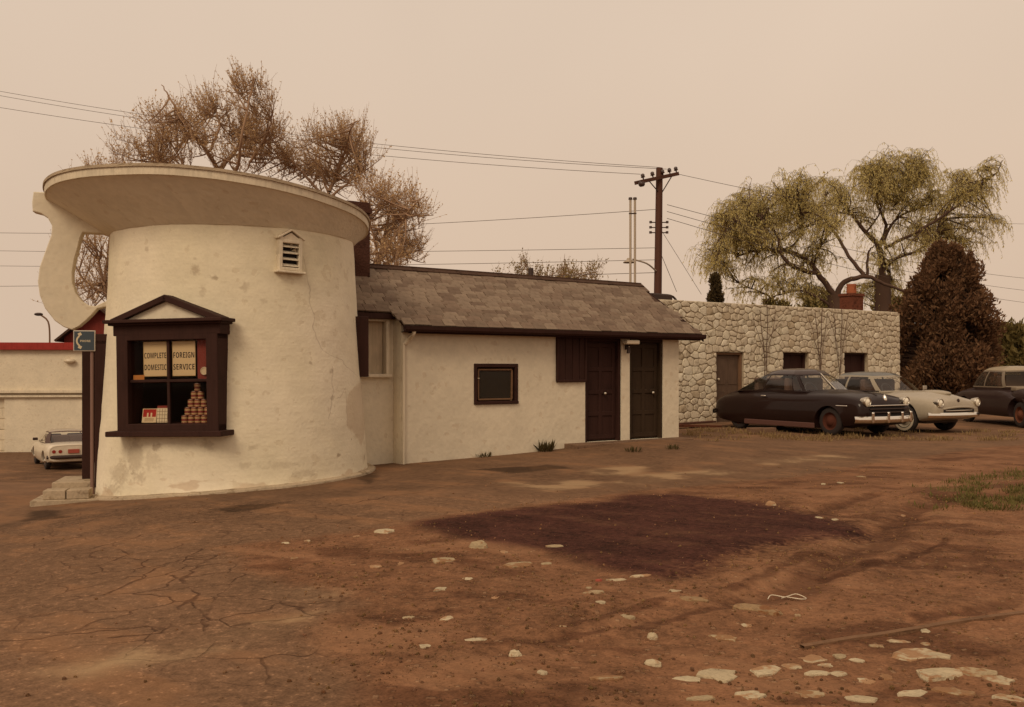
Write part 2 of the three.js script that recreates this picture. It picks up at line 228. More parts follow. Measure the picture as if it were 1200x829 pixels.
{
  const NM = 1280; const NX = [-6, 6], NZ = [-12, -3.6], MX = [-26, 26], MZ = [-40, 6];
  const axis = list => { const out = []; for (const [a, b, s] of list) { const n = Math.round((b - a) / s); for (let i = 0; i < n; i++) out.push(a + (b - a) * i / n); } out.push(list[list.length - 1][1]); return out; };
  const xs = axis([[-400, -100, 60], [-100, -26, 14], [-26, -6, 0.25], [-6, 6, 0.04], [6, 26, 0.25], [26, 100, 14], [100, 400, 60]]), zs = axis([[-500, -100, 80], [-100, -40, 10], [-40, -12, 0.25], [-12, -3.6, 0.04], [-3.6, 6, 0.4], [6, 60, 9]]);
  const map = (N, X, Z, fine) => { const c = new Uint8Array(N * N * 4), b = new Uint8Array(N * N * 4);
    for (let j = 0; j < N; j++) for (let i = 0; i < N; i++) { const x = lerp(X[0], X[1], (i + 0.5) / N), z = lerp(Z[0], Z[1], (j + 0.5) / N); groundAt(x, z, fine); const o = (j * N + i) * 4; c[o] = enc(gr[0]); c[o + 1] = enc(gr[1]); c[o + 2] = enc(gr[2]); c[o + 3] = b[o + 3] = 255; b[o] = b[o + 1] = b[o + 2] = Math.max(0, Math.min(255, gr[3] * 255)); }
    return pmat(1, 1, 1, 0.97, { specularIntensity: 0.15, map: texOf(N, N, c, true, false), bumpMap: texOf(N, N, b, false, false), bumpScale: 0.035 }); };
  const inR = (x, z, X, Z) => x > X[0] && x < X[1] && z > Z[0] && z < Z[1];
  const build = (name, test, uvOf, material) => {
    const id = new Map(), pos = [], uv = [], idx = [];
    const vert = (i, j) => { const key = i * 4096 + j; let v = id.get(key); if (v === undefined) { v = pos.length / 3; id.set(key, v); const x = xs[i], z = zs[j]; pos.push(x, gy(x, z), z); uv.push(...uvOf(x, z)); } return v; };
    for (let i = 0; i + 1 < xs.length; i++) for (let j = 0; j + 1 < zs.length; j++) { if (!test((xs[i] + xs[i + 1]) / 2, (zs[j] + zs[j + 1]) / 2)) continue; const a = vert(i, j), b = vert(i, j + 1), c = vert(i + 1, j + 1), d = vert(i + 1, j); idx.push(a, b, c, a, c, d); }
    const g = new THREE.BufferGeometry(); g.setAttribute('position', new THREE.Float32BufferAttribute(pos, 3)); g.setAttribute('uv', new THREE.Float32BufferAttribute(uv, 2)); g.setIndex(idx); g.computeVertexNormals();
    struct(put(name, g, material));
  };
  const un = (X, Z) => (x, z) => [(x - X[0]) / (X[1] - X[0]), (z - Z[0]) / (Z[1] - Z[0])];
  build('dirt_lot', (x, z) => inR(x, z, NX, NZ), un(NX, NZ), map(2048, NX, NZ, true));
  build('asphalt_lot', (x, z) => inR(x, z, MX, MZ) && !inR(x, z, NX, NZ), un(MX, MZ), map(NM, MX, MZ, false));
  build('ground', (x, z) => !inR(x, z, MX, MZ), (x, z) => [x, z], rough(0.19, 0.105, 0.058, 0.02));
}
// ---------------------------------------------------------------- the cup-shaped building
const CUP = V(-4.46, 0, -15.16), cupF = [0.282, 0.959], cupL = [-0.959, 0.282];
const cupProfile = [[-0.7, 2.13], [-0.1, 2.10], [0.35, 2.075], [0.8, 2.05], [1.6, 1.99], [2.3, 1.945], [3.0, 1.9], [3.4, 1.88], [3.685, 1.87]];
const cupR = y => { for (let i = 0; i + 1 < cupProfile.length; i++) { const [a, r] = cupProfile[i], [b, s] = cupProfile[i + 1]; if (y <= b) return lerp(r, s, Math.max(0, (y - a) / (b - a))); } return 1.87; };
const cupHit = (px, py) => { const k = (px - 600) / FOCAL; let R = 2, th = 0, y = 0; for (let i = 0; i < 4; i++) { const A = k * k + 1, B = -2 * k * CUP.x + 2 * CUP.z, C = CUP.x ** 2 + CUP.z ** 2 - R * R, D = Math.max(0, B * B - 4 * A * C), t = (-B - Math.sqrt(D)) / (2 * A); th = Math.atan2(k * t - CUP.x, -t - CUP.z); y = EYE - (py - HZ) / FOCAL * t; R = cupR(y); } return [th, y]; };
const cup = base('cup_shaped_shop', CUP);
tag(cup, 'round white cup-shaped shop building with flared rim and side handle', 'building');
{
  // paint: brushed limewash over rough render; the stains and flakes stand where the photograph shows them
  const blots = [[158, 535, 9, 20, 0.6], [140, 555, 16, 14, 0.5], [163, 560, 10, 8, 0.6], [183, 524, 4, 4, 0.9], [178, 540, 10, 12, 0.35], [245, 525, 7, 6, 0.5], [214, 520, 20, 6, 0.25], [296, 525, 5, 4, 0.5], [288, 545, 7, 4, 0.35],
    [227, 315, 5, 5, 0.6], [173, 293, 4, 4, 0.6], [250, 325, 4, 4, 0.55], [237, 344, 5, 5, 0.4], [287, 338, 7, 6, 0.55], [308, 352, 4, 4, 0.4], [365, 424, 3, 3, 0.7], [387, 436, 3, 3, 0.7], [390, 466, 3, 3, 0.6], [397, 534, 5, 3, 1.0], [427, 536, 4, 4, 1.0], [412, 518, 2, 2, 0.9], [251, 325, 3, 3, 0.5], [235, 338, 3, 3, 0.4], [330, 545, 20, 6, 0.3], [355, 555, 16, 6, 0.4], [230, 305, 3, 2, 0.4], [130, 573, 18, 5, 0.5]].map(([x, y, a, b, s]) => { const [t, h] = cupHit(x, y); return [t, h, a / 83, b / 83, s]; });
  const lines = [[[355, 300], [362, 340], [369, 385], [378, 410], [400, 425], [419, 442]], [[388, 430], [390, 460], [386, 490]], [[395, 470], [404, 455], [407, 500]]].map(l => path(l.map(([x, y]) => cupHit(x, y)), 0.02));
  const bare = [[405, 468], [414, 452], [424, 450], [428, 500], [424, 522], [414, 508], [406, 500]].map(([x, y]) => cupHit(x, y));
  const bareP = outline(bare);
  const W = 1792, H = 896, c = new Uint8Array(W * H * 4), bm = new Uint8Array(W * H * 4), Y0 = -0.7, Y1 = 3.9;
  for (let j = 0; j < H; j++) for (let i = 0; i < W; i++) {
    const th = (i + 0.5) / W * 2 * Math.PI - Math.PI, y = lerp(Y0, Y1, (j + 0.5) / H), s = th * 2.02;
    const big = fbm(s * 0.9 + 30, y * 0.9, 4), mid = fbm(s * 4 + 9, y * 4, 4), f = fbm(s * 30 + 5, y * 30, 3), brush = fbm(s * 3, y * 22, 3);
    let k = 0.9 + 0.2 * (big - 0.5) + 0.13 * (mid - 0.5) + 0.09 * (f - 0.5) + 0.06 * (brush - 0.5), r = 0.81 * k, g = 0.715 * k, b = 0.545 * k * (0.96 + 0.12 * (big - 0.5)), h = 0.5 + 0.55 * (mid - 0.5) + 0.3 * (f - 0.5) + 0.2 * (brush - 0.5);
    const fl = sst(0.72, 0.75, fbm(s * 7 + 2, y * 7, 4)); r = lerp(r, 0.46, fl * 0.25); g = lerp(g, 0.35, fl * 0.25); b = lerp(b, 0.22, fl * 0.25); h -= 0.12 * fl;
    const wt = th + 0.06 * (fbm(s * 5, y * 5, 3) - 0.5), wy = y + 0.12 * (fbm(s * 5 + 4, y * 5 + 2, 3) - 0.5);
    for (const [bt, by, br, bh, st] of blots) { const dx = (wt - bt) * 2.02 / br, dy = (wy - by) / bh; if (Math.abs(dx) > 1.6 || Math.abs(dy) > 1.6) continue; const m = 0.72 * st * (1 - sst(0.5, 1.3, Math.sqrt(dx * dx + dy * dy) + 0.9 * (f - 0.5) + 0.7 * (mid - 0.5))); r = lerp(r, 0.2, m * 0.75); g = lerp(g, 0.12, m * 0.75); b = lerp(b, 0.065, m * 0.75); h -= 0.1 * m; }
    for (const L of lines) { const d = nearLine(L, wt, wy); if (d < 0.02) { const m = 0.26 * (1 - sst(0.001, 0.006, d)); r *= 1 - m; g *= 1 - m * 1.1; b *= 1 - m * 1.1; h -= m * 0.4; } }
    const bp = inside(bareP, wt, wy, 0.02) * 0.5; r = lerp(r, 0.5, bp); g = lerp(g, 0.37, bp); b = lerp(b, 0.24, bp);
    const splash = sst(0.53, 0.6, fbm(s * 2.2 + 60, y * 6, 4)) * (y < -0.02 - 0.007 * 0 + 0.14 * fbm(s * 3, 8, 3) ? 1 : 0) * 0.4; r = lerp(r, 0.4, splash); g = lerp(g, 0.245, splash); b = lerp(b, 0.135, splash);
    const o = (j * W + i) * 4; c[o] = enc(r); c[o + 1] = enc(g); c[o + 2] = enc(b); c[o + 3] = bm[o + 3] = 255; bm[o] = bm[o + 1] = bm[o + 2] = Math.max(0, Math.min(255, h * 255));
  }
  const cupPaint = mat(1, 1, 1, 0.88, { map: texOf(W, H, c, true, false), bumpMap: texOf(W, H, bm, false, false), bumpScale: 0.011 });
  // wall with an opening for the display window
  const wTh = -0.171, hTh = Math.asin(0.74 / 2.02), oy0 = 0.80, oy1 = 2.02;
  const ths = []; const N1 = 24, N2 = 132; for (let i = 0; i < N1; i++) ths.push(wTh - hTh + 2 * hTh * i / N1); for (let i = 0; i <= N2; i++) ths.push(wTh + hTh + (2 * Math.PI - 2 * hTh) * i / N2);
  const ys = []; for (const [a, b, n] of [[-0.7, oy0, 18], [oy0, oy1, 14], [oy1, 3.685, 20]]) for (let i = 0; i < n; i++) ys.push(lerp(a, b, i / n)); ys.push(3.685);
  const wallGrid = inner => { const pos = [], uv = [], idx = [], nt = ths.length;
    for (const y of ys) for (const t of ths) { const w = (t + Math.PI) / (2 * Math.PI), R = cupR(y) + (inner ? -0.24 : 0.03 * (fbm(Math.cos(t) * 3 + 5, Math.sin(t) * 3 + y * 1.7, 3) - 0.5) + 0.012 * (fbm(Math.cos(t) * 9 + 2, Math.sin(t) * 9 + y * 5, 2) - 0.5) + (y < 0.1 ? 0.05 * sst(0.1, -0.2, y) * fbm(t * 6, 3, 2) : 0)); pos.push(Math.sin(t) * R, y, Math.cos(t) * R); uv.push(w, (y + 0.7) / 4.6); }
    for (let j = 0; j + 1 < ys.length; j++) for (let i = 0; i + 1 < nt; i++) { const ym = (ys[j] + ys[j + 1]) / 2; if (i < N1 && ym > oy0 && ym < oy1) continue; const a = j * nt + i, b = a + 1, d = a + nt, e = d + 1; if (inner) idx.push(a, e, b, a, d, e); else idx.push(a, b, e, a, e, d); }
    const g = new THREE.BufferGeometry(); g.setAttribute('position', new THREE.Float32BufferAttribute(pos, 3)); g.setAttribute('uv', new THREE.Float32BufferAttribute(uv, 2)); g.setIndex(idx); g.computeVertexNormals();
    const nn = g.attributes.normal, np = nt - 1; for (let j = 0; j < ys.length; j++) { const a = j * nt, b = a + np, v = V(nn.getX(a) + nn.getX(b), nn.getY(a) + nn.getY(b), nn.getZ(a) + nn.getZ(b)).normalize(); nn.setXYZ(a, v.x, v.y, v.z); nn.setXYZ(b, v.x, v.y, v.z); }
    return g; };
  cupPaint.map.wrapS = cupPaint.bumpMap.wrapS = THREE.RepeatWrapping;
  put('cup_wall', wallGrid(false), cupPaint, cup);
  put('inner_wall', wallGrid(true), M.room, cup);
  put('shop_floor', new THREE.CylinderGeometry(1.84, 1.84, 0.06, 48).translate(0, 0.05, 0), M.room, cup);
  // flared rim: underside, edge band, coping lip and flat roof, tipped a little to the back
  const T = 160, rimY = t => { const s = Math.sin(t), k = Math.cos(t); return 4.15 + 2.41 * (0.07 * (s * cupF[0] + k * cupF[1]) + 0.066 * (s * cupL[0] + k * cupL[1])) + 0.006 * Math.sin(5 * t) + 0.012 * (fbm(s * 4 + 3, k * 4, 2) - 0.5); };
  const ringSurf = (rows, uvs = 1) => { const pos = [], uv = [], idx = []; rows.forEach((f, j) => { for (let i = 0; i <= T; i++) { const t = i / T * 2 * Math.PI, [R, y, o = 1] = f(t); pos.push(Math.sin(t) * R + cupL[0] * 0.33 * o, y, Math.cos(t) * R + cupL[1] * 0.33 * o); uv.push(t * 2.3, j * 0.2 * uvs); } }); for (let j = 0; j + 1 < rows.length; j++) for (let i = 0; i < T; i++) { const a = j * (T + 1) + i; idx.push(a, a + 1, a + T + 2, a, a + T + 2, a + T + 1); } const g = new THREE.BufferGeometry(); g.setAttribute('position', new THREE.Float32BufferAttribute(pos, 3)); g.setAttribute('uv', new THREE.Float32BufferAttribute(uv, 2)); g.setIndex(idx); return toCreasedNormals(g, 0.5); };
  put('rim_underside', ringSurf([t => [1.80, 3.66, 0], t => [1.885, 3.67, 0], t => [2.02, lerp(3.67, rimY(t) - 0.125, 0.26), 0.26], t => [2.17, lerp(3.67, rimY(t) - 0.125, 0.54), 0.54], t => [2.3, lerp(3.67, rimY(t) - 0.125, 0.79), 0.79], t => [2.42, rimY(t) - 0.125]]), M.plaster, cup);
  put('rim_band', ringSurf([t => [2.415, rimY(t) - 0.127], t => [2.445, rimY(t) - 0.125], t => [2.45, rimY(t) - 0.03], t => [2.45, rimY(t)]]), M.whiteTrim, cup);
  put('rim_coping', ringSurf([t => [2.45, rimY(t) - 0.022], t => [2.472, rimY(t) - 0.02], t => [2.47, rimY(t) + 0.022], t => [2.42, rimY(t) + 0.032], t => [2.3, rimY(t) + 0.02], t => [2.28, rimY(t) - 0.05], t => [0.01, 3.95]]), M.concrete, cup);
  // handle: a curling slab standing out on the left
  const hs = ([px, py]) => [2 + (119 - px) / 82.5, EYE + (HZ - py) / FOCAL * 14.45];
  const outer = [[42, 229], [40.5, 240], [41, 250], [50, 252], [58, 257], [63, 266], [62.5, 277], [56, 295], [49, 315], [47, 332], [49, 347], [55, 362], [66, 376], [76, 383], [85, 386], [93, 382], [101, 375], [108, 368], [114, 361], [128, 358]].map(hs), inn = [[128, 352], [112, 360], [104, 359], [96, 354], [89, 345], [85, 333], [84.5, 320], [87, 305], [91, 291], [93.5, 280], [97, 272], [112, 272], [128, 272], [122, 262], [100, 246], [76, 229]].map(hs);
  const hg = extr(polyShape([...outer, ...inn]), 0.22, 0.012).translate(0, 0, -0.11); 
  const hm = put('handle', boxUV(hg), M.plaster, cup); hm.rotation.y = Math.atan2(-cupL[1], cupL[0]);

  // display window: pedimented dark frame, four panes, sill
  const win = put('display_window', merge([rbox(0.2, 1.42, 0.4, -0.77, -0.04, -0.14), rbox(0.2, 1.42, 0.4, 0.79, -0.04, -0.14), rbox(1.76, 0.12, 0.4, 0.01, 0.63, -0.142), rbox(1.76, 0.12, 0.4, 0.01, -0.66, -0.142), rbox(0.05, 1.2, 0.05, 0, -0.01, -0.02), rbox(1.4, 0.045, 0.052, 0, 0, -0.02)].map(g => boxUV(g))), M.trim, cup);
  win.position.set(Math.sin(wTh) * 2.06, 1.45, Math.cos(wTh) * 2.06); win.rotation.set(0, wTh, 0.016, 'YXZ'); win.scale.x = 0.87;
  put('frieze', boxUV(rbox(1.86, 0.16, 0.3, 0.01, 0.72, -0.09)), M.trim, win);
  put('cornice', boxUV(merge([rbox(1.96, 0.035, 0.36, 0.01, 0.80, -0.06), rbox(2.06, 0.05, 0.42, 0.01, 0.838, -0.03)])), M.trim, win);
  const rake = (sx) => { const g = rbox(1.02, 0.085, 0.3, 0, 0, 0).rotateZ(-sx * 0.33); return g.translate(sx * 0.46 + 0.005, 1.0, -0.055); };
  put('raking_cornice', boxUV(rake(-1)), M.trim, win); put('raking_cornice', boxUV(rake(1)), M.trim, win);
  put('tympanum', boxUV(extr(polyShape([[-0.8, 0.86], [0.81, 0.86], [0.005, 1.13]]), 0.04).translate(0, 0, -0.02)), M.plaster, win);
  put('tympanum_backing', boxUV(extr(polyShape([[-0.86, 0.84], [0.87, 0.84], [0.005, 1.13]]), 0.2).translate(0, 0, -0.24)), M.trim, win);
  put('sill', boxUV(rbox(2.0, 0.075, 0.4, 0.0, -0.735, -0.02)), M.trim, win);
  for (const [x, y] of [[-0.345, 0.295], [0.345, 0.295], [-0.345, -0.31], [0.345, -0.31]]) put('pane', box(0.64, 0.55, 0.004, x, y, -0.03), M.shopGlass, win);
  put('display_shelf', boxUV(rbox(1.4, 0.03, 0.5, 0, -0.62, -0.3)), M.trim, win);
  win.updateMatrixWorld(true);
  // things standing in the window
  const inWin = (o, x, y, z, rx = 0) => { scene.updateMatrixWorld(true); const p = win.localToWorld(V(x, y, z)); o.position.copy(p); o.quaternion.copy(win.getWorldQuaternion(new THREE.Quaternion())); o.rotateX(rx); return o; };
  const printed = (w, h, W, H, draw) => { const cv = document.createElement('canvas'); cv.width = W; cv.height = H; const g = cv.getContext('2d'); draw(g, W, H); const t = new THREE.CanvasTexture(cv); t.colorSpace = THREE.SRGBColorSpace; const geo = box(w, h, 0.004); return [geo, mat(1, 1, 1, 0.8, { map: t })]; };
  const words = (a, b) => (g, W, H) => { g.fillStyle = '#d2bd96'; g.fillRect(0, 0, W, H); g.strokeStyle = '#b79a68'; g.lineWidth = 6; g.strokeRect(3, 3, W - 6, H - 6); g.fillStyle = '#1e0c08'; g.textAlign = 'center'; g.textBaseline = 'middle'; g.font = 'bold 74px sans-serif'; for (const [s, y] of [[a, 0.40], [b, 0.74]]) { g.save(); g.translate(W / 2, H * y); const m = g.measureText(s).width; g.scale((W - 16) / m, 1.15); g.fillText(s, 0, 0); g.restore(); } };
  inWin(tag(put('window_sign', ...printed(0.36, 0.49, 360, 384, words('COMPLETE', 'DOMESTIC'))), 'cream paper sign reading COMPLETE DOMESTIC behind left upper pane', 'sign'), -0.255, 0.31, -0.05);
  inWin(tag(put('window_sign', ...printed(0.35, 0.49, 320, 384, words('FOREIGN', 'SERVICE'))), 'cream paper sign reading FOREIGN SERVICE behind right upper pane', 'sign'), 0.245, 0.31, -0.05);
  inWin(tag(put('red_banner', box(0.2, 0.56, 0.012), mat(0.2, 0.035, 0.025, 0.9)), 'dark red cloth banner hanging at right edge of the shop window', 'banner'), 0.585, 0.29, -0.07);
  { const g = cyl(0.05, 0.05, 0.03, 20).rotateX(Math.PI / 2); inWin(tag(put('round_dial', merge([g, new THREE.TorusGeometry(0.05, 0.008, 6, 20).translate(0, 0, 0.03)]), M.ceramic), 'small pale round dial at right of the red banner', 'dial'), 0.60, 0.13, -0.07); }
  inWin(tag(put('price_card', ...printed(0.22, 0.2, 220, 200, (g, W, H) => { g.fillStyle = '#d8c4a0'; g.fillRect(0, 0, W, H); g.fillStyle = '#a3241a'; g.fillRect(10, 8, W - 20, 110); g.fillStyle = '#d8c4a0'; g.fillRect(70, 60, 24, 60); g.fillRect(126, 60, 24, 60); g.fillStyle = '#8a6a4a'; for (let i = 0; i < 3; i++) g.fillRect(40, 136 + i * 18, 140, 7); })), 'red and white card leaning on the display shelf', 'card'), -0.42, -0.49, -0.12, -0.2);
  inWin(tag(put('calendar_card', ...printed(0.2, 0.24, 200, 240, (g, W, H) => { g.fillStyle = '#d9cdb0'; g.fillRect(0, 0, W, H); g.fillStyle = '#7d2a20'; g.fillRect(0, 0, W, 34); g.strokeStyle = '#5b3a2a'; g.lineWidth = 5; for (let i = 1; i < 5; i++) { g.beginPath(); g.moveTo(i * 40, 40); g.lineTo(i * 40, H); g.stroke(); } for (let j = 0; j < 4; j++) { g.beginPath(); g.moveTo(0, 80 + j * 50); g.lineTo(W, 80 + j * 50); g.stroke(); } })), 'white ruled calendar card on the display shelf', 'card'), -0.17, -0.47, -0.12, -0.12);
  inWin(tag(put('orange_sticker', box(0.17, 0.075, 0.003), mat(0.48, 0.19, 0.04, 0.8)), 'small orange strip sticker at left of the upper window pane', 'sticker'), -0.545, 0.05, -0.042);
  // pyramid of oil cans, rows of five to one
  const canRed = mat(0.5, 0.33, 0.17, 0.4, { metalness: 0.2 }), canBand = mat(0.2, 0.03, 0.024, 0.5), canTop = M.dullChrome;
  const place = [[''], ['left', 'right'], ['left', 'middle', 'right'], ['leftmost', 'second from left', 'second from right', 'rightmost'], ['leftmost', 'second from left', 'middle', 'second from right', 'rightmost']];
  const rowName = ['bottom row', 'second row up', 'middle row', 'second row from the top', 'top'];
  for (let row = 0; row < 5; row++) for (let i = 0; i < 5 - row; i++) {
    const can = base('oil_can', V(0, 0, 0)); tag(can, row === 4 ? 'red and gold oil can alone at top of the can pyramid' : 'red and gold oil can, ' + place[4 - row][i] + ' in ' + rowName[row] + ' of the pyramid', 'can', 'oil can pyramid');
    put('body', cyl(0.046, 0.046, 0.108, 18), canBand, can); put('lower_band', cyl(0.0467, 0.0467, 0.022, 18, 0, 0.012, 0), canRed, can); put('upper_band', cyl(0.0467, 0.0467, 0.03, 18, 0, 0.062, 0), canRed, can); put('lid', merge([cyl(0.047, 0.047, 0.006, 18, 0, 0.106, 0), cyl(0.044, 0.044, 0.003, 18, 0, 0.110, 0)]), canTop, can);
    inWin(can, 0.40 + (i - (4 - row) / 2) * 0.115, -0.603 + row * 0.113, -0.17);
  }
  // louvred gable vent
  const [vt] = cupHit(338, 296), vy = 1.6 + (434 - 300) / FOCAL * 13.7, vr = cupR(vy) - 0.005;
  const vent = put('louvre_vent', merge([rbox(0.055, 0.5, 0.12, -0.155, 0.02, 0.03), rbox(0.055, 0.5, 0.12, 0.155, 0.02, 0.03), rbox(0.3, 0.05, 0.12, 0, 0.2, 0.028), rbox(0.3, 0.05, 0.12, 0, -0.2, 0.028), extr(polyShape([[-0.18, 0.22], [0.18, 0.22], [0, 0.33]]), 0.1).translate(0, 0, -0.02)].map(g => boxUV(g))), M.whiteTrim, cup);
  vent.position.set(Math.sin(vt) * vr, vy, Math.cos(vt) * vr); vent.rotation.set(0, vt, -0.02, 'YXZ');
  for (const s of [-1, 1]) put('gable_board', boxUV(rbox(0.25, 0.03, 0.16, s * 0.105, 0.305, 0.035).clone().translate(-s * 0.105, -0.305, 0).rotateZ(-s * 0.55).translate(s * 0.105, 0.305, 0)), M.whiteTrim, vent);
  put('vent_sill', boxUV(rbox(0.46, 0.035, 0.17, 0, -0.245, 0.04)), M.whiteTrim, vent);
  put('vent_backing', box(0.27, 0.36, 0.01, 0, 0, -0.0), M.black, vent);
  for (let i = 0; i < 4; i++) put('slat', boxUV(rbox(0.255, 0.012, 0.075, 0, 0, 0, 0.004).rotateX(0.6).translate(0, -0.14 + i * 0.092, 0.045)), M.whiteTrim, vent);
  // dark door case on the left, seen edge on, and a dark window case on the right
  const dc = put('door_case', boxUV(merge([rbox(0.32, 2.2, 0.1, 2.02 - 0.16, 0.95, -0.60), rbox(0.32, 2.2, 0.1, 2.14 - 0.16, 0.95, 0.5), rbox(0.36, 0.16, 1.2, 2.10 - 0.18, 2.06, -0.05)])), M.trim, cup); dc.rotation.y = Math.atan2(-cupL[1], cupL[0]);
  put('door', boxUV(rbox(0.36, 2.05, 0.05, 2.09, 0.95, -0.1)), M.doorBrown, dc);
  const rc = put('side_window_case', boxUV(merge([rbox(0.3, 0.98, 0.9, 2.065 - 0.15, 1.98, 0.1)])), M.trim, cup); rc.rotation.y = Math.atan2(cupL[1], -cupL[0]);
  // footing round the base, following the ground
  { const pos = [], idx = [], n = 90; for (let i = 0; i <= n; i++) { const t = i / n * 2 * Math.PI; for (const [R, dy] of [[2.06, 0.05], [2.2, 0.045], [2.24, 0.02], [2.25, -0.2]]) { const q = R + 0.05 * (fbm(t * 5, 2, 3) - 0.5) * (R > 2.1 ? 1 : 0), x = CUP.x + Math.sin(t) * q, z = CUP.z + Math.cos(t) * q; pos.push(x - CUP.x, gh(x, z) + dy + 0.012 * (vn(t * 14, 1) - 0.5), z - CUP.z); } }
    for (let i = 0; i < n; i++) for (let k = 0; k < 3; k++) { const a = i * 4 + k; idx.push(a, a + 1, a + 5, a, a + 5, a + 4); }
    const g = new THREE.BufferGeometry(); g.setAttribute('position', new THREE.Float32BufferAttribute(pos, 3)); g.setIndex(idx); g.computeVertexNormals(); const ng = g.toNonIndexed(); ng.setAttribute('uv', new THREE.Float32BufferAttribute(new Float32Array(ng.attributes.position.count * 2), 2)); put('footing', boxUV(ng), M.concrete, cup); }
}
// steps by the shop door
{ const s = base('concrete_step', V(-6.42, gh(-6.42, -13.9) - 0.03, -13.72), 0.25); tag(s, 'low pale concrete step beside left base of the cup building', 'step');
  put('lower_slab', boxUV(rbox(1.0, 0.12, 0.7, 0, 0.03, 0)), M.concrete, s); put('block', boxUV(rbox(0.3, 0.13, 0.3, -0.2, 0.155, 0.12)), M.concrete, s); put('block', boxUV(rbox(0.3, 0.13, 0.3, 0.115, 0.155, 0.13)), M.concrete, s);
  put('landing', boxUV(rbox(0.7, 0.3, 0.9, 0.0, 0.12, -0.75)), M.concrete, s); }
// telephone sign on its post
{ const p = at(108, 545, 14.0); const s = base('phone_sign', V(p.x, gh(p.x, p.z), p.z), 0.15); tag(s, 'small blue telephone sign on thin post left of the cup building', 'sign');
  const top = 1.6 + (434 - 388) / FOCAL * 14 - s.position.y, hgt = 0.30; put('post', cyl(0.03, 0.03, top, 10), mat(0.2, 0.11, 0.08, 0.6), s);
  put('panel', rbox(0.31, 0.31, 0.03, -0.1, top - 0.15, 0.04, 0.008), mat(0.5, 0.44, 0.36, 0.6), s);
  const cv = document.createElement('canvas'); cv.width = cv.height = 256; const g = cv.getContext('2d'); g.fillStyle = '#343f47'; g.fillRect(0, 0, 256, 256); g.strokeStyle = '#c9b795'; g.lineWidth = 22; g.lineCap = 'butt'; g.beginPath(); g.arc(110, 128, 76, Math.PI * 0.68, Math.PI * 1.32); g.stroke(); g.fillStyle = '#c9b795'; for (const y of [44, 212]) { g.save(); g.translate(66, y); g.rotate(y < 100 ? -0.45 : 0.45); g.fillRect(-14, -22, 44, 40); g.restore(); } g.font = 'bold 40px sans-serif'; g.textBaseline = 'middle'; g.fillText('PHONE', 76, 130);
  const t = new THREE.CanvasTexture(cv); t.colorSpace = THREE.SRGBColorSpace; put('sign_face', box(0.28, 0.28, 0.004, -0.1, top - 0.15, 0.058), mat(1, 1, 1, 0.5, { map: t }), s); }
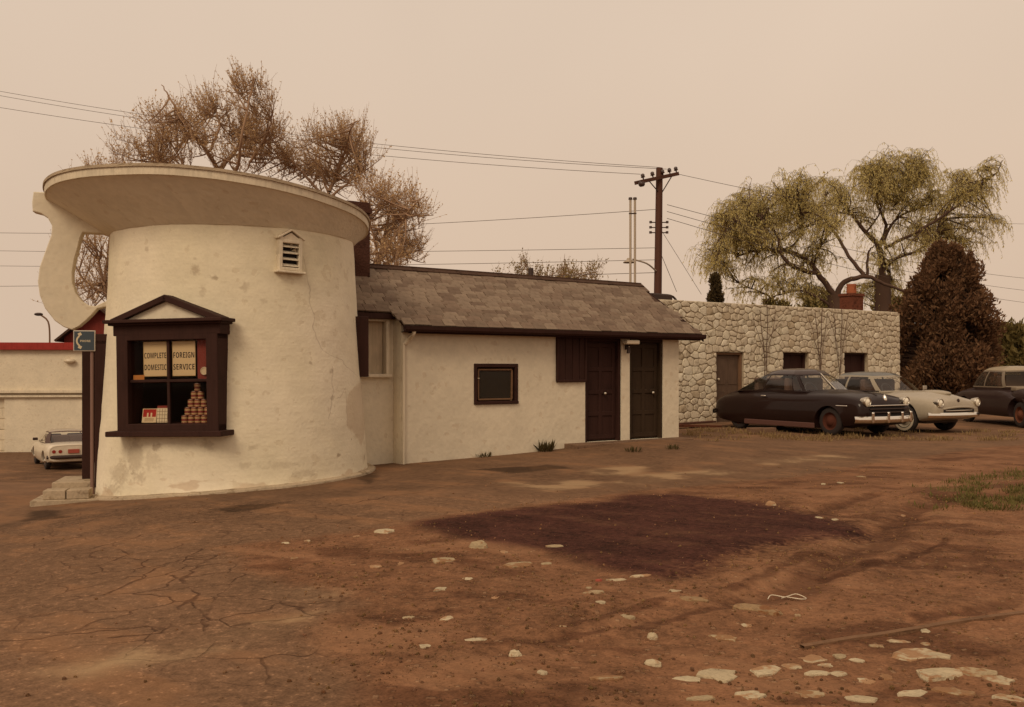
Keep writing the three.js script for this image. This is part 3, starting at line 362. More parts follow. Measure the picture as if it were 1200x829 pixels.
// ---------------------------------------------------------------- the low shed joined to the cup
const shedAng = Math.atan2(0.574, 0.819), shed = base('long_shed', V(-1.91, 0, -16.2), shedAng);
tag(shed, 'low white plastered shed with grey slate roof joined to the cup building', 'building');
const shedPoint = (x, y, z) => V(x, y, z).applyAxisAngle(V(0, 1, 0), shedAng).add(shed.position);
{
  const pitch = 1.17 / 1.9, eaveZ = 0.25, eaveY = 2.38, ridgeZ = -1.65, ridgeY = 3.55, slopeLen = Math.hypot(1.9, 1.17), ang = Math.atan2(1.17, 1.9);
  put('front_wall', boxUV(extr(polyShape(rectPts(0, 6.68, -0.6, 2.47), [rectPts(1.5, 2.45, 1.0, 1.69), rectPts(4.10, 5.05, 0.17, 2.26), rectPts(5.28, 6.22, 0.17, 2.26)]), 0.22).translate(0, 0, -0.22)), M.plaster, shed);
  const gable = extr(polyShape([[0.22, -0.6], [3.3, -0.6], [3.3, 2.47], [1.65, 3.47], [0.22, 2.6]]), 0.2).rotateY(Math.PI / 2);
  put('gable_wall', boxUV(gable.clone().translate(6.475, 0, 0), 1), M.plaster, shed);
  put('back_wall', boxUV(box(8.0, 3.05, 0.2, 2.45, 0.93, -3.402)), M.plaster, shed);
  put('side_wall', boxUV(extr(polyShape(rectPts(-1.7, -0.002, -0.6, 2.62), [rectPts(-0.88, -0.15, 1.52, 2.46)]), 0.2).translate(0, 0, -0.5)), M.plaster, shed);
  put('return_wall', boxUV(box(0.2, 3.1, 0.285, 0.1, 0.95, -0.3625)), M.plaster, shed);
  put('ceiling', box(6.4, 0.02, 3.0, 3.25, 2.42, -1.75), M.room, shed);
  put('floor', box(6.4, 0.05, 3.0, 3.25, 0.1, -1.75), M.room, shed);
  put('partition_wall', box(0.15, 2.9, 2.8, 0.3, 1.0, -1.88), M.room, shed);
  // boarded opening beside the cup
  const bw = put('boarded_window', boxUV(merge([rbox(0.07, 1.0, 0.1, -0.86, 1.99, -0.27), rbox(0.07, 1.0, 0.1, -0.14, 1.99, -0.27), rbox(0.84, 0.06, 0.14, -0.5, 1.505, -0.25), rbox(0.8, 0.05, 0.1, -0.5, 2.47, -0.272)])), M.whiteTrim, shed);
  for (let i = 0; i < 2; i++) put('board', boxUV(rbox(0.34, 0.92, 0.02, -0.67 + i * 0.345, 1.99, -0.4 - i * 0.004), i * 3), M.paleWood, bw);
  // small dark window
  const sw = put('small_window', boxUV(merge([rbox(0.98, 0.07, 0.12, 1.975, 1.685, -0.04), rbox(0.98, 0.06, 0.14, 1.975, 1.0, -0.03), rbox(0.07, 0.66, 0.12, 1.52, 1.345, -0.042), rbox(0.07, 0.66, 0.12, 2.43, 1.345, -0.042)])), M.trim, shed);
  put('sash', boxUV(merge([rbox(0.76, 0.035, 0.03, 1.975, 1.61, -0.03), rbox(0.76, 0.035, 0.03, 1.975, 1.06, -0.03), rbox(0.035, 0.55, 0.03, 1.60, 1.335, -0.031), rbox(0.035, 0.55, 0.03, 2.35, 1.335, -0.031)])), M.weathered, sw);
  put('pane', box(0.74, 0.52, 0.004, 1.975, 1.335, -0.045), M.dirtyGlass, sw);
  put('latch', rbox(0.05, 0.015, 0.02, 1.59, 1.45, -0.008), M.ceramic, sw);
  // two doors
  const dd = (x0, x1, m, knobX) => { const w = x1 - x0, c = (x0 + x1) / 2; const d = put('door', boxUV(rbox(w - 0.12, 2.0, 0.05, c, 1.19, -0.14)), m, shed);
    put('door_frame', boxUV(merge([rbox(0.07, 2.08, 0.14, x0 + 0.035, 1.21, -0.09), rbox(0.07, 2.08, 0.14, x1 - 0.035, 1.21, -0.09), rbox(w, 0.08, 0.14, c, 2.22, -0.092)])), m, d);
    const f = []; for (const y of [0.26, 0.72, 1.16, 1.62, 2.1]) f.push(rbox(w - 0.14, 0.09, 0.025, c, y, -0.108)); for (const x of [x0 + 0.12, c, x1 - 0.12]) f.push(rbox(0.09, 1.95, 0.026, x, 1.19, -0.109));
    put('rails', boxUV(merge(f)), m, d);
    put('door_knob', merge([new THREE.SphereGeometry(0.032, 14, 10).translate(knobX, 1.13, -0.05), cyl(0.02, 0.02, 0.05, 10).rotateX(Math.PI / 2).translate(knobX, 1.13, -0.1)]), M.dullChrome, d); };
  dd(4.10, 5.05, M.doorBrown, 4.66); dd(5.28, 6.22, M.doorGreen, 5.98);
  const bp = put('board_panel', boxUV(rbox(0.04, 0.92, 0.06, 3.38, 1.83, 0.03)), M.trim, shed);
  for (let i = 0; i < 4; i++) put('board', boxUV(rbox(0.172, 0.88, 0.025, 3.49 + i * 0.178, 1.83, 0.02), i), M.doorBrown, bp);
  put('board_frame', boxUV(merge([rbox(0.04, 0.92, 0.06, 4.08, 1.83, 0.032), rbox(0.72, 0.05, 0.06, 3.73, 1.39, 0.031), rbox(0.72, 0.05, 0.06, 3.73, 2.27, 0.031)])), M.trim, bp);
  put('doorstep', boxUV(rbox(3.15, 0.22, 0.42, 5.15, 0.06, 0.19, 0.02)), M.oldConcrete, shed);
  // roof: deck, slates one by one, ridge, gutter
  const deck = put('roof', boxUV(merge([extr(polyShape([[eaveZ - 0.02, eaveY - 0.035], [ridgeZ, ridgeY - 0.03], [ridgeZ, ridgeY - 0.1], [eaveZ - 0.02, eaveY - 0.1]]), 7.15).rotateY(-Math.PI / 2).translate(7.12, 0, 0), extr(polyShape([[ridgeZ, ridgeY - 0.03], [-3.65, 2.32], [-3.65, 2.25], [ridgeZ, ridgeY - 0.1]]), 8.8).rotateY(-Math.PI / 2).translate(7.12, 0, 0), extr(polyShape([[-0.16, eaveY - 0.035 + 0.39 * pitch], [ridgeZ, ridgeY - 0.031], [ridgeZ, ridgeY - 0.1], [-0.16, eaveY - 0.1 + 0.39 * pitch]]), 1.65).rotateY(-Math.PI / 2).translate(-0.035, 0, 0)])), M.roofDeck, shed);
  const R = rngOf(77), variants = [0.22, 0.27, 0.32].map(w => { const g = box(w - 0.008, 0.024, 0.2).toNonIndexed(); g.rotateX(0.05); return boxUV(g); });
  const vw = [0.22, 0.27, 0.32], expo = 0.149, rows = 15, list = [];
  for (let r = 0; r < rows; r++) { const low = r < 3; let x = (low ? -0.04 : -1.66) - R() * 0.12; const s0 = r * expo + 0.08; 
    while (x < 7.1) { const k = Math.floor(R() * 3), w = vw[k]; if (x + w > 7.19) break; const s = s0 + (R() - 0.5) * 0.014; list.push({ x: x + w / 2, s, k, m: Math.floor(R() * 6), t: (R() - 0.5) * 0.03, l: (R() - 0.5) * 0.014 }); x += w; } }
  list.sort((a, b) => a.x - b.x);
  // the nearest 300 slates are parts of their own; the last few at the far end are joined
  const rest = M.slate.map(() => []);
  list.forEach((q, i) => { const p = V(q.x, eaveY + Math.sin(ang) * q.s + 0.006 + q.l, eaveZ - Math.cos(ang) * q.s); const e = new THREE.Euler(ang + 0.03, q.t, q.t * 0.6);
    if (i < 300) { const m = put('slate', variants[q.k], M.slate[q.m], deck); m.position.copy(p); m.rotation.copy(e); }
    else rest[q.m].push(variants[q.k].clone().applyMatrix4(new THREE.Matrix4().compose(p, new THREE.Quaternion().setFromEuler(e), V(1, 1, 1)))); });
  rest.forEach((gs, i) => { if (gs.length) put('far_slates', merge(gs), M.slate[i], deck).userData.kind = 'stuff'; });
  put('ridge_cap', boxUV(merge([rbox(8.75, 0.025, 0.16, 2.74, 0, 0).rotateX(0.5).translate(0, ridgeY + 0.0, ridgeZ + 0.06), rbox(8.75, 0.025, 0.16, 2.74, 0, 0).rotateX(-0.5).translate(0, ridgeY + 0.002, ridgeZ - 0.07), rbox(8.75, 0.05, 0.06, 2.74, ridgeY + 0.035, ridgeZ)])), M.roofDeck, shed);
  put('fascia', boxUV(merge([rbox(7.1, 0.12, 0.03, 3.55, eaveY - 0.09, eaveZ - 0.03), rbox(1.66, 0.1, 0.04, -0.86, eaveY + 0.39 * pitch - 0.09, -0.15)])), M.trim, shed);
  put('soffit', boxUV(merge([box(7.1, 0.015, 0.26, 3.55, eaveY - 0.12, 0.105)])), M.trim, shed);
  { const sh = polyShape([[-0.05, 0.05], [-0.05, -0.01], [-0.03, -0.045], [0.03, -0.045], [0.055, -0.01], [0.06, 0.05], [0.05, 0.05], [0.045, -0.005], [0.025, -0.035], [-0.025, -0.035], [-0.04, -0.005], [-0.04, 0.05]]); put('gutter', boxUV(extr(sh, 7.25).rotateY(-Math.PI / 2).translate(7.15, eaveY - 0.075, eaveZ + 0.05)), M.trim, shed); }
  { const rakeB = extr(polyShape([[eaveZ + 0.02, eaveY - 0.04], [ridgeZ, ridgeY - 0.02], [ridgeZ, ridgeY - 0.15], [eaveZ + 0.02, eaveY - 0.17]]), 0.03).rotateY(-Math.PI / 2).translate(7.16, 0, 0); put('rake_board', boxUV(rakeB), M.trim, shed); }
  put('downspout', merge([tube([V(0.09, 2.3, 0.29), V(0.09, 2.22, 0.27), V(0.08, 2.14, 0.12), V(0.05, 2.06, 0.05)], 0.035, 10), cyl(0.028, 0.028, 2.1, 10, 0.03, -0.03, 0.032)]), M.whiteTrim, shed);
  put('roof_vent_pipe', cyl(0.055, 0.055, 0.32, 12, 4.05, ridgeY - 0.1, ridgeZ - 0.1), M.iron, shed);
  put('brick_chimney', boxUV(merge([rbox(0.46, 2.7, 0.46, -0.22, 3.2, -1.45, 0.01), rbox(0.52, 0.1, 0.52, -0.22, 4.52, -1.45, 0.01), rbox(0.46, 0.1, 0.46, -0.22, 4.62, -1.45, 0.01)])), M.brick, shed);
}
{ const p = shedPoint(5.17, 2.08, 0.0), l = base('wall_lamp', p, shedAng); tag(l, 'small pale floodlight on the white post between the shed doors', 'lamp');
  put('bracket', merge([rbox(0.07, 0.12, 0.05, 0, 0, 0.025), rod(V(0, 0, 0.04), V(0, 0.04, 0.16), 0.015)]), M.iron, l); put('lamp_head', boxUV(merge([rbox(0.34, 0.09, 0.18, -0.02, 0.085, 0.18, 0.025)])), M.ceramic, l); put('sensor', merge([cyl(0.045, 0.03, 0.13, 12, -0.02, -0.14, 0.11)]), M.iron, l); }

// ---------------------------------------------------------------- the painted rubble-stone building
const stoneAng = Math.atan2(0.544, 0.839), stoneB = base('stone_building', V(4.79, 0, -27.7), stoneAng);
tag(stoneB, 'flat-roofed building of white painted rubble stone behind the cars', 'building');
{
  const L = 10.86, X0 = -2.6, top = 3.66, holes = [[1.74, 2.92, -0.08, 2.15], [4.72, 5.96, 1.22, 2.17], [7.78, 9.07, 1.22, 2.19]];
  const wall = put('front_wall', boxUV(extr(polyShape(rectPts(X0, L, -0.5, top - 0.03), holes.map(h => rectPts(...h))), 0.35).translate(0, 0, -0.37)), M.mortar, stoneB);
  put('side_wall', boxUV(box(0.35, 4.1, 7, L - 0.175, 1.55, -3.872)), M.stonePaint[0], stoneB); put('side_wall', boxUV(box(0.35, 4.1, 7, X0 + 0.175, 1.55, -3.872)), M.stonePaint[0], stoneB); put('back_wall', boxUV(box(L - X0, 4.1, 0.35, (L + X0) / 2, 1.55, -7.55)), M.stonePaint[0], stoneB);
  put('flat_roof', boxUV(box(L - X0 - 0.7, 0.1, 7, (L + X0) / 2, 3.3, -3.87)), M.tar, stoneB);
  put('room_floor', box(L - X0 - 0.7, 0.1, 7, (L + X0) / 2, -0.03, -3.87), M.room, stoneB);
  // stones: irregular cells, each a separate chamfered block
  const R = rngOf(5), seeds = [], ch = 0.2; let row = 0;
  for (let y = -0.35; y < top + 0.2; y += ch * (0.85 + 0.3 * R()), row++) for (let x = -0.75 - R() * 0.3; x < L + 0.4;) { const w = 0.17 + R() * R() * 0.5; seeds.push([x + w / 2, y + (R() - 0.5) * 0.17]); x += w; }
  const clip = (P, nx, ny, d) => { const o = []; for (let i = 0; i < P.length; i++) { const a = P[i], b = P[(i + 1) % P.length], da = a[0] * nx + a[1] * ny - d, db = b[0] * nx + b[1] * ny - d; if (da <= 0) o.push(a); if ((da < 0) !== (db < 0) && da !== db) { const t = da / (da - db); o.push([a[0] + (b[0] - a[0]) * t, a[1] + (b[1] - a[1]) * t]); } } return o; };
  const area = P => { let s = 0; for (let i = 0; i < P.length; i++) { const a = P[i], b = P[(i + 1) % P.length]; s += a[0] * b[1] - a[1] * b[0]; } return s / 2; };
  const inset = (P, d) => { let Q = P; for (let i = 0; i < P.length; i++) { const a = P[i], b = P[(i + 1) % P.length], ex = b[0] - a[0], ey = b[1] - a[1], l = Math.hypot(ex, ey) || 1, nx = ey / l, ny = -ex / l; Q = clip(Q, nx, ny, nx * a[0] + ny * a[1] - d); if (Q.length < 3) return []; } return Q; };
  const stones = [];
  for (const s of seeds) {
    let P = rectPts(s[0] - 0.6, s[0] + 0.6, s[1] - 0.6, s[1] + 0.6);
    for (const q of seeds) { if (q === s || Math.abs(q[0] - s[0]) > 1.2 || Math.abs(q[1] - s[1]) > 1.2) continue; const nx = (q[0] - s[0]) * 0.8, ny = (q[1] - s[1]) * 1.5; P = clip(P, nx, ny, nx * (q[0] + s[0]) / 2 + ny * (q[1] + s[1]) / 2); if (P.length < 3) break; }
    P = clip(P, 1, 0, L); P = clip(P, 0, 1, top + 0.03 * R()); P = clip(P, 0, -1, 0.3); P = clip(P, -1, 0, 0.8);
    for (const [a, b, c, d] of holes) { if (P.length < 3) break; const xs = P.map(p => p[0]), ys = P.map(p => p[1]); if (Math.max(...xs) < a || Math.min(...xs) > b || Math.max(...ys) < c || Math.min(...ys) > d) continue; const opts = [clip(P, 1, 0, a), clip(P, -1, 0, -b), clip(P, 0, 1, c), clip(P, 0, -1, -d)]; opts.sort((u, v) => (v.length > 2 ? Math.abs(area(v)) : 0) - (u.length > 2 ? Math.abs(area(u)) : 0)); P = opts[0]; }
    if (P.length < 3) continue; if (area(P) < 0) P.reverse(); if (area(P) < 0.012) continue;
    const gap = 0.003 + R() * 0.012, A = inset(P, gap), B = inset(P, gap + 0.018 + R() * 0.016); if (A.length < 3 || B.length < 3) continue; stones.push([A, B, area(A)]);
  }
  stones.sort((a, b) => b[2] - a[2]);
  const rest = [];
  stones.forEach(([A, B], i) => {
    // chamfered block: an angular outline with knocked-off corners; face dressed roughly and tilted a little
    const cx = A.reduce((s, p) => s + p[0], 0) / A.length, cy = A.reduce((s, p) => s + p[1], 0) / A.length, proud = 0.005 + R() * 0.018, tx = (R() - 0.5) * 0.12, ty = (R() - 0.5) * 0.12, pos = [], idx = [];
    const P = []; for (let k = 0; k < A.length; k++) { const a = A[k], b = A[(k + 1) % A.length], l = Math.hypot(b[0] - a[0], b[1] - a[1]); if (l < 0.03) { P.push([(a[0] + b[0]) / 2, (a[1] + b[1]) / 2]); continue; } const c = 0.12 + 0.14 * R(); P.push([lerp(a[0], b[0], c), lerp(a[1], b[1], c)]); if (l > 0.2) P.push([lerp(a[0], b[0], 0.5) + (R() - 0.5) * 0.016, lerp(a[1], b[1], 0.5) + (R() - 0.5) * 0.016]); P.push([lerp(a[0], b[0], 1 - c), lerp(a[1], b[1], 1 - c)]); }
    const n = P.length, size = Math.sqrt(Math.abs(area(A))), k2 = 1 - 0.04 / size - 0.04 * R();
    for (const [k, z] of [[1, -0.03], [0.995, proud * 0.4], [k2, proud * 0.95]]) for (const [x, y] of P) { const dx = (x - cx) * k, dy = (y - cy) * k; pos.push(dx, dy, z + (z > 0 ? (dx * tx + dy * ty) + (R() - 0.5) * 0.007 : 0)); } pos.push(0, 0, proud * 1.05);
    for (let q = 0; q < 2; q++) for (let j = 0; j < n; j++) { const a = q * n + j, b = q * n + (j + 1) % n; idx.push(a, b, b + n, a, b + n, a + n); } for (let j = 0; j < n; j++) idx.push(2 * n + j, 2 * n + (j + 1) % n, 3 * n);
    const g = new THREE.BufferGeometry(); g.setAttribute('position', new THREE.Float32BufferAttribute(pos, 3)); g.setIndex(idx); g.computeVertexNormals(); const q = flat(g); q.setAttribute('uv', new THREE.Float32BufferAttribute(new Float32Array(q.attributes.position.count * 2), 2)); const u = boxUV(q, i * 0.37);
    const m = M.stonePaint[[0, 0, 1, 2, 0, 1, 2, 3][Math.floor(R() * 8)]];
    if (i < 300) { const s = put('stone', u, m, wall); s.position.set(cx, cy, 0); } else { rest.push(u.translate(cx, cy, 0)); }
  });
  if (rest.length) put('small_stones', merge(rest), M.stonePaint[1], wall).userData.kind = 'stuff';
  const d = put('door', boxUV(rbox(1.06, 2.08, 0.05, 2.33, 1.03, -0.2)), M.greyDoor, stoneB); put('door_frame', boxUV(merge([rbox(0.07, 2.18, 0.14, 1.78, 1.05, -0.15), rbox(0.07, 2.18, 0.14, 2.88, 1.05, -0.15), rbox(1.18, 0.07, 0.14, 2.33, 2.11, -0.152)])), M.weathered, d);
  for (const [x, y, w, h] of [[2.07, 1.55, 0.38, 0.8], [2.59, 1.55, 0.38, 0.8], [2.07, 0.55, 0.38, 0.8], [2.59, 0.55, 0.38, 0.8]]) put('door_panel', boxUV(rbox(w, h, 0.02, x, y, -0.17), x), M.greyDoor, d); put('door_knob', new THREE.SphereGeometry(0.04, 12, 8).translate(1.95, 1.32, -0.13), M.ceramic, d);
  for (const [a, b, c, e] of holes.slice(1)) { const w = put('window', boxUV(merge([rbox(0.07, e - c, 0.1, a + 0.035, (c + e) / 2, -0.2), rbox(0.07, e - c, 0.1, b - 0.035, (c + e) / 2, -0.2), rbox(b - a, 0.07, 0.1, (a + b) / 2, e - 0.035, -0.202), rbox(b - a, 0.07, 0.1, (a + b) / 2, c + 0.035, -0.202)])), M.trim, stoneB); put('board', boxUV(rbox((b - a) / 2 - 0.01, e - c, 0.03, a + (b - a) * 0.25, (c + e) / 2, -0.26)), M.doorBrown, w); put('board', boxUV(rbox((b - a) / 2 - 0.01, e - c, 0.03, a + (b - a) * 0.75, (c + e) / 2, -0.262), 2), M.doorBrown, w); }
  put('roof_chimney', boxUV(merge([rbox(0.62, 1.0, 0.55, 9.6, 3.8, -1.1), rbox(0.7, 0.1, 0.62, 9.6, 4.3, -1.1)])), M.brickRed, stoneB); put('chimney_pot', new THREE.LatheGeometry([[0.14, 0], [0.18, 0.05], [0.16, 0.3], [0.19, 0.34], [0.15, 0.36], [0.13, 0.05]].map(p => new THREE.Vector2(...p)), 16).translate(9.6, 4.34, -1.1), M.clayPot, stoneB);
  put('coping_strip', boxUV(merge([rbox(L - X0, 0.05, 0.3, (L + X0) / 2, top - 0.005, -0.24)])), M.stonePaint[1], stoneB);
}
// bare creeper stems climbing the stone wall
const stoneToWorld = (x, y, z) => V(x, y, z).applyAxisAngle(V(0, 1, 0), stoneAng).add(stoneB.position);
[[3.75, 'bare creeper stem climbing the stone wall near its door'], [6.4, 'bare creeper stem hanging between the two stone wall windows'], [7.4, 'thin bare creeper stem left of the farther stone wall window']].forEach(([x0, label], k) => {
  const R = rngOf(40 + k), gs = []; const stem = (x, y, dx, len, r) => { const p = []; let yy = y, xx = x; for (let i = 0; i <= 7; i++) { p.push(V(xx, yy, 0.07 + 0.02 * R())); yy += len / 7; xx += dx / 7 + (R() - 0.5) * 0.09; } gs.push(tube(p, r * 0.65, 5)); };
  stem(x0, 0, 0.1, 3.7, 0.02); stem(x0 + 0.1, 0.6, -0.25, 2.9, 0.018); stem(x0, 1.4, 0.45, 2.1, 0.014); stem(x0 + 0.05, 2.0, -0.5, 1.4, 0.012); stem(x0 + 0.05, 2.4, 0.7, 0.9, 0.01);
  const g = merge(gs); g.deleteAttribute('uv'); const m = put('creeper', g, mat(0.1, 0.055, 0.035, 0.95)); m.position.copy(stoneToWorld(0, 0, 0)); m.rotation.y = stoneAng; tag(m, label, 'creeper'); });
{ const p = stoneToWorld(0.3, 3.3, -0.9), t = base('roof_bracket', p, stoneAng); tag(t, 'dark bent pipe bracket on the stone building roof by the pole', 'bracket');
  put('bent_pipe', tube([V(-1.0, 0.0, 0), V(-0.95, 0.45, 0), V(-0.6, 0.58, 0), V(0.0, 0.6, 0), V(0.5, 0.55, 0), V(0.7, 0.3, 0), V(0.75, 0.0, 0)], 0.035, 8), M.iron, t); put('box', rbox(0.75, 0.2, 0.2, 0.0, 0.5, 0, 0.02), M.iron, t); }
{ const p = groundPoint(812, 502), b = base('lying_board', V(p.x, gh(p.x, p.z), p.z), 0.55); tag(b, 'dark reddish boards lying at foot of the stone wall', 'boards');
  put('board', boxUV(rbox(2.0, 0.07, 0.2, 0, 0.06, 0).rotateZ(-0.05)), M.rust, b); put('board', boxUV(rbox(1.7, 0.05, 0.18, 0.1, 0.13, -0.15).rotateZ(0.02)), M.pole, b); }
// ---------------------------------------------------------------- cars (local x forward, y up, z to the side)
const ev = new Evaluator(); ev.attributes = ['position', 'normal']; ev.useGroups = false;
const spl = (rows, n) => { const K = rows[0].length, out = []; for (let q = 0; q < n; q++) { const t = q / (n - 1) * (rows.length - 1), i = Math.min(rows.length - 2, Math.floor(t)), f = t - i; const a = rows[Math.max(0, i - 1)], b = rows[i], c = rows[i + 1], d = rows[Math.min(rows.length - 1, i + 2)]; const r = []; for (let k = 0; k < K; k++) { const m0 = (c[k] - a[k]) / 2, m1 = (d[k] - b[k]) / 2, f2 = f * f, f3 = f2 * f; r.push((2 * f3 - 3 * f2 + 1) * b[k] + (f3 - 2 * f2 + f) * m0 + (-2 * f3 + 3 * f2) * c[k] + (f3 - f2) * m1); } out.push(r); } return out; };
// lower body: stations [x, half width, bottom, shoulder height, crown height, crown width share]
function carBody(stations, arches) {
  const st = spl(stations, 56), ring = [], n = 15;
  for (const [x, w, yb, ys, yc, kw] of st) {
    const half = spl([[0, yb], [w * 0.7, yb], [w * 0.93, yb + 0.03], [w * 1.0, lerp(yb, ys, 0.3)], [w * 1.0, lerp(yb, ys, 0.62)], [w * 0.965, lerp(yb, ys, 0.9)], [w * 0.86, ys + (yc - ys) * 0.1], [w * kw, lerp(ys, yc, 0.62)], [w * kw * 0.55, lerp(ys, yc, 0.93)], [0, yc]], n);
    const full = half.concat(half.slice(1, -1).reverse().map(([z, y]) => [-z, y])); ring.push(full.map(([z, y]) => [x, y, z]));
  }
  const pos = [], idx = [], m = ring[0].length; ring.forEach(r => r.forEach(p => pos.push(...p)));
  for (let i = 0; i + 1 < ring.length; i++) for (let j = 0; j < m; j++) { const a = i * m + j, b = i * m + (j + 1) % m, c = b + m, d = a + m; idx.push(a, b, c, a, c, d); }
  for (const [i, flip] of [[0, true], [ring.length - 1, false]]) { const s = st[i], c = pos.length / 3; pos.push(s[0], (s[2] + s[4]) / 2, 0); for (let j = 0; j < m; j++) { const a = i * m + j, b = i * m + (j + 1) % m; if (flip) idx.push(c, b, a); else idx.push(c, a, b); } }
  let g = new THREE.BufferGeometry(); g.setAttribute('position', new THREE.Float32BufferAttribute(pos, 3)); g.setIndex(idx); g.computeVertexNormals();
  // orient outwards
  { const p = g.attributes.position; let vol = 0; const I = g.index.array, a = V(), b = V(), c = V(); for (let k = 0; k < I.length; k += 3) { a.fromBufferAttribute(p, I[k]); b.fromBufferAttribute(p, I[k + 1]); c.fromBufferAttribute(p, I[k + 2]); vol += a.dot(b.clone().cross(c)); } if (vol < 0) { for (let k = 0; k < I.length; k += 3) { const t = I[k]; I[k] = I[k + 1]; I[k + 1] = t; } g.computeVertexNormals(); } }
  let A = new Brush(g); A.updateMatrixWorld();
  for (const [x, y, r, s, w] of arches) { const c = new THREE.CylinderGeometry(r, r, 0.5, 28).rotateX(Math.PI / 2).translate(x, y, s * (w - 0.05)); c.deleteAttribute('uv'); const B = new Brush(c); B.updateMatrixWorld(); A = ev.evaluate(A, B, SUBTRACTION); }
  return toCreasedNormals(A.geometry, 0.7);
}
// glasshouse: a band between the belt line and the roof edge, cut into panes and posts, and a domed roof
function glasshouse(root, pts, paint, roofPaint, glass, dome) {
  // pts: from rear centre round the side to front centre: [xb, yb, zb, xr, yr, zr, kind of the stretch that follows]
  const paintGeo = [], panes = [], roofEdge = [];
  const quad = (a, b, c, d) => { const g = new THREE.BufferGeometry(); const P = [a, b, c, a, c, d].flatMap(v => [v.x, v.y, v.z]); g.setAttribute('position', new THREE.Float32BufferAttribute(P, 3)); return g; };
  for (const s of [1, -1]) for (let i = 0; i + 1 < pts.length; i++) {
    const A = pts[i], B = pts[i + 1], kind = A[6], n = 5, col = [];
    for (let k = 0; k <= n; k++) { const f = k / n, c = []; for (let q = 0; q < 6; q++) c.push(lerp(A[q], B[q], f)); const bel = V(c[0], c[1], s * c[2]), roo = V(c[3], c[4], s * c[5]); col.push(v => { const p = bel.clone().lerp(roo, v), bow = Math.sin(v * Math.PI) * 0.035; p.z += s * bow * (kind === 'windscreen' || kind[0] === 'r' ? 0.2 : 1); p.y += bow * 0.3; return p; }); }
    if (s > 0 || true) for (let k = 0; k < n; k++) roofEdge.push([s, col[k](1), col[k + 1](1)]);
    const vs = [0, 0.06, 0.25, 0.45, 0.65, 0.8, 0.91, 1], pane = [];
    for (let k = 0; k < n; k++) for (let j = 0; j + 1 < vs.length; j++) { const q = quad(col[k](vs[j]), col[k + 1](vs[j]), col[k + 1](vs[j + 1]), col[k](vs[j + 1])); const edge = j === 0 || j === vs.length - 2; if (kind === 'post' || edge || (kind === 'rear_slope' && (vs[j] < 0.64 || k > 2))) paintGeo.push(q); else pane.push(q); }
    if (pane.length) panes.push([kind, pane]);
  }
  const smooth = (list, a = 0.9) => { let g = mergeGeometries(list); g = mergeVertices(g, 1e-4); g.computeVertexNormals(); return toCreasedNormals(g, a); };
  const roofG = []; const cx = pts.reduce((s, p) => s + p[3], 0) / pts.length;
  for (const [s, a, b] of roofEdge) { const m = 6; const P = (e, t) => { const q = V(lerp(e.x, cx, t), 0, lerp(e.z, 0, t)); q.y = lerp(e.y, e.y * 0 + dome, Math.sqrt(1 - (1 - t) * (1 - t)) ); return q; }; for (let k = 0; k < m; k++) roofG.push(quad(P(a, k / m), P(b, k / m), P(b, (k + 1) / m), P(a, (k + 1) / m))); }
  put('window_posts', smooth(paintGeo), paint, root);
  put('roof', smooth(roofG, 1.2), roofPaint, root);
  const byKind = new Map(); for (const [k, l] of panes) { if (k === 'windscreen' || k[0] === 'r') { byKind.set(k, (byKind.get(k) || []).concat(l)); } else put(k, smooth(l), glass, root); } for (const [k, l] of byKind) put(k === 'rear_slope' ? 'rear_window' : k, smooth(l), glass, root);
}
function wheel(root, x, z, r, w, rimMat, hubMat, band) {
  const t = new THREE.LatheGeometry([[r * 0.62, -w / 2], [r * 0.8, -w * 0.52], [r * 0.95, -w * 0.42], [r, -w * 0.25], [r, w * 0.25], [r * 0.95, w * 0.42], [r * 0.8, w * 0.52], [r * 0.62, w / 2]].map(p => new THREE.Vector2(...p)), 36).rotateX(Math.PI / 2);
  const W = put('wheel', t, M.rubber, root); W.position.set(x, r, z); const s = Math.sign(z);
  put('rim', new THREE.LatheGeometry([[0.005, 0.02], [r * 0.3, 0.02], [r * 0.42, -0.03], [r * 0.55, -0.035], [r * 0.62, 0.03], [r * 0.66, 0.035]].map(p => new THREE.Vector2(p[0], p[1])), 32).rotateX(s * Math.PI / 2).translate(0, 0, s * w * 0.3), rimMat, W);
  put('hub_cap', new THREE.LatheGeometry([[0.001, 0.06], [r * 0.12, 0.055], [r * 0.28, 0.03], [r * 0.32, 0]].map(p => new THREE.Vector2(p[0], p[1])), 24).rotateX(s * Math.PI / 2).translate(0, 0, s * (w * 0.3 + 0.01)), hubMat, W);
  if (band) put('white_band', new THREE.LatheGeometry([[r * 0.68, 0.012], [r * 0.86, 0.012]].map(p => new THREE.Vector2(p[0], p[1])), 36).rotateX(s * Math.PI / 2).translate(0, 0, s * w * 0.5), band, W);
  return W;
}
function headlight(root, x, y, z, r, bezel = M.dullChrome) {
  const h = put('headlight', new THREE.LatheGeometry([[r * 0.9, -0.14], [r * 1.12, -0.05], [r * 1.16, 0.01], [r * 1.02, 0.03], [r * 0.94, 0.01]].map(p => new THREE.Vector2(...p)), 24).rotateZ(-Math.PI / 2).translate(x, y, z), bezel, root);
  put('lens', new THREE.LatheGeometry([[0.001, 0.045], [r * 0.5, 0.037], [r * 0.95, 0.005]].map(p => new THREE.Vector2(...p)), 24).rotateZ(-Math.PI / 2).translate(x, y, z), M.lens, h);
}
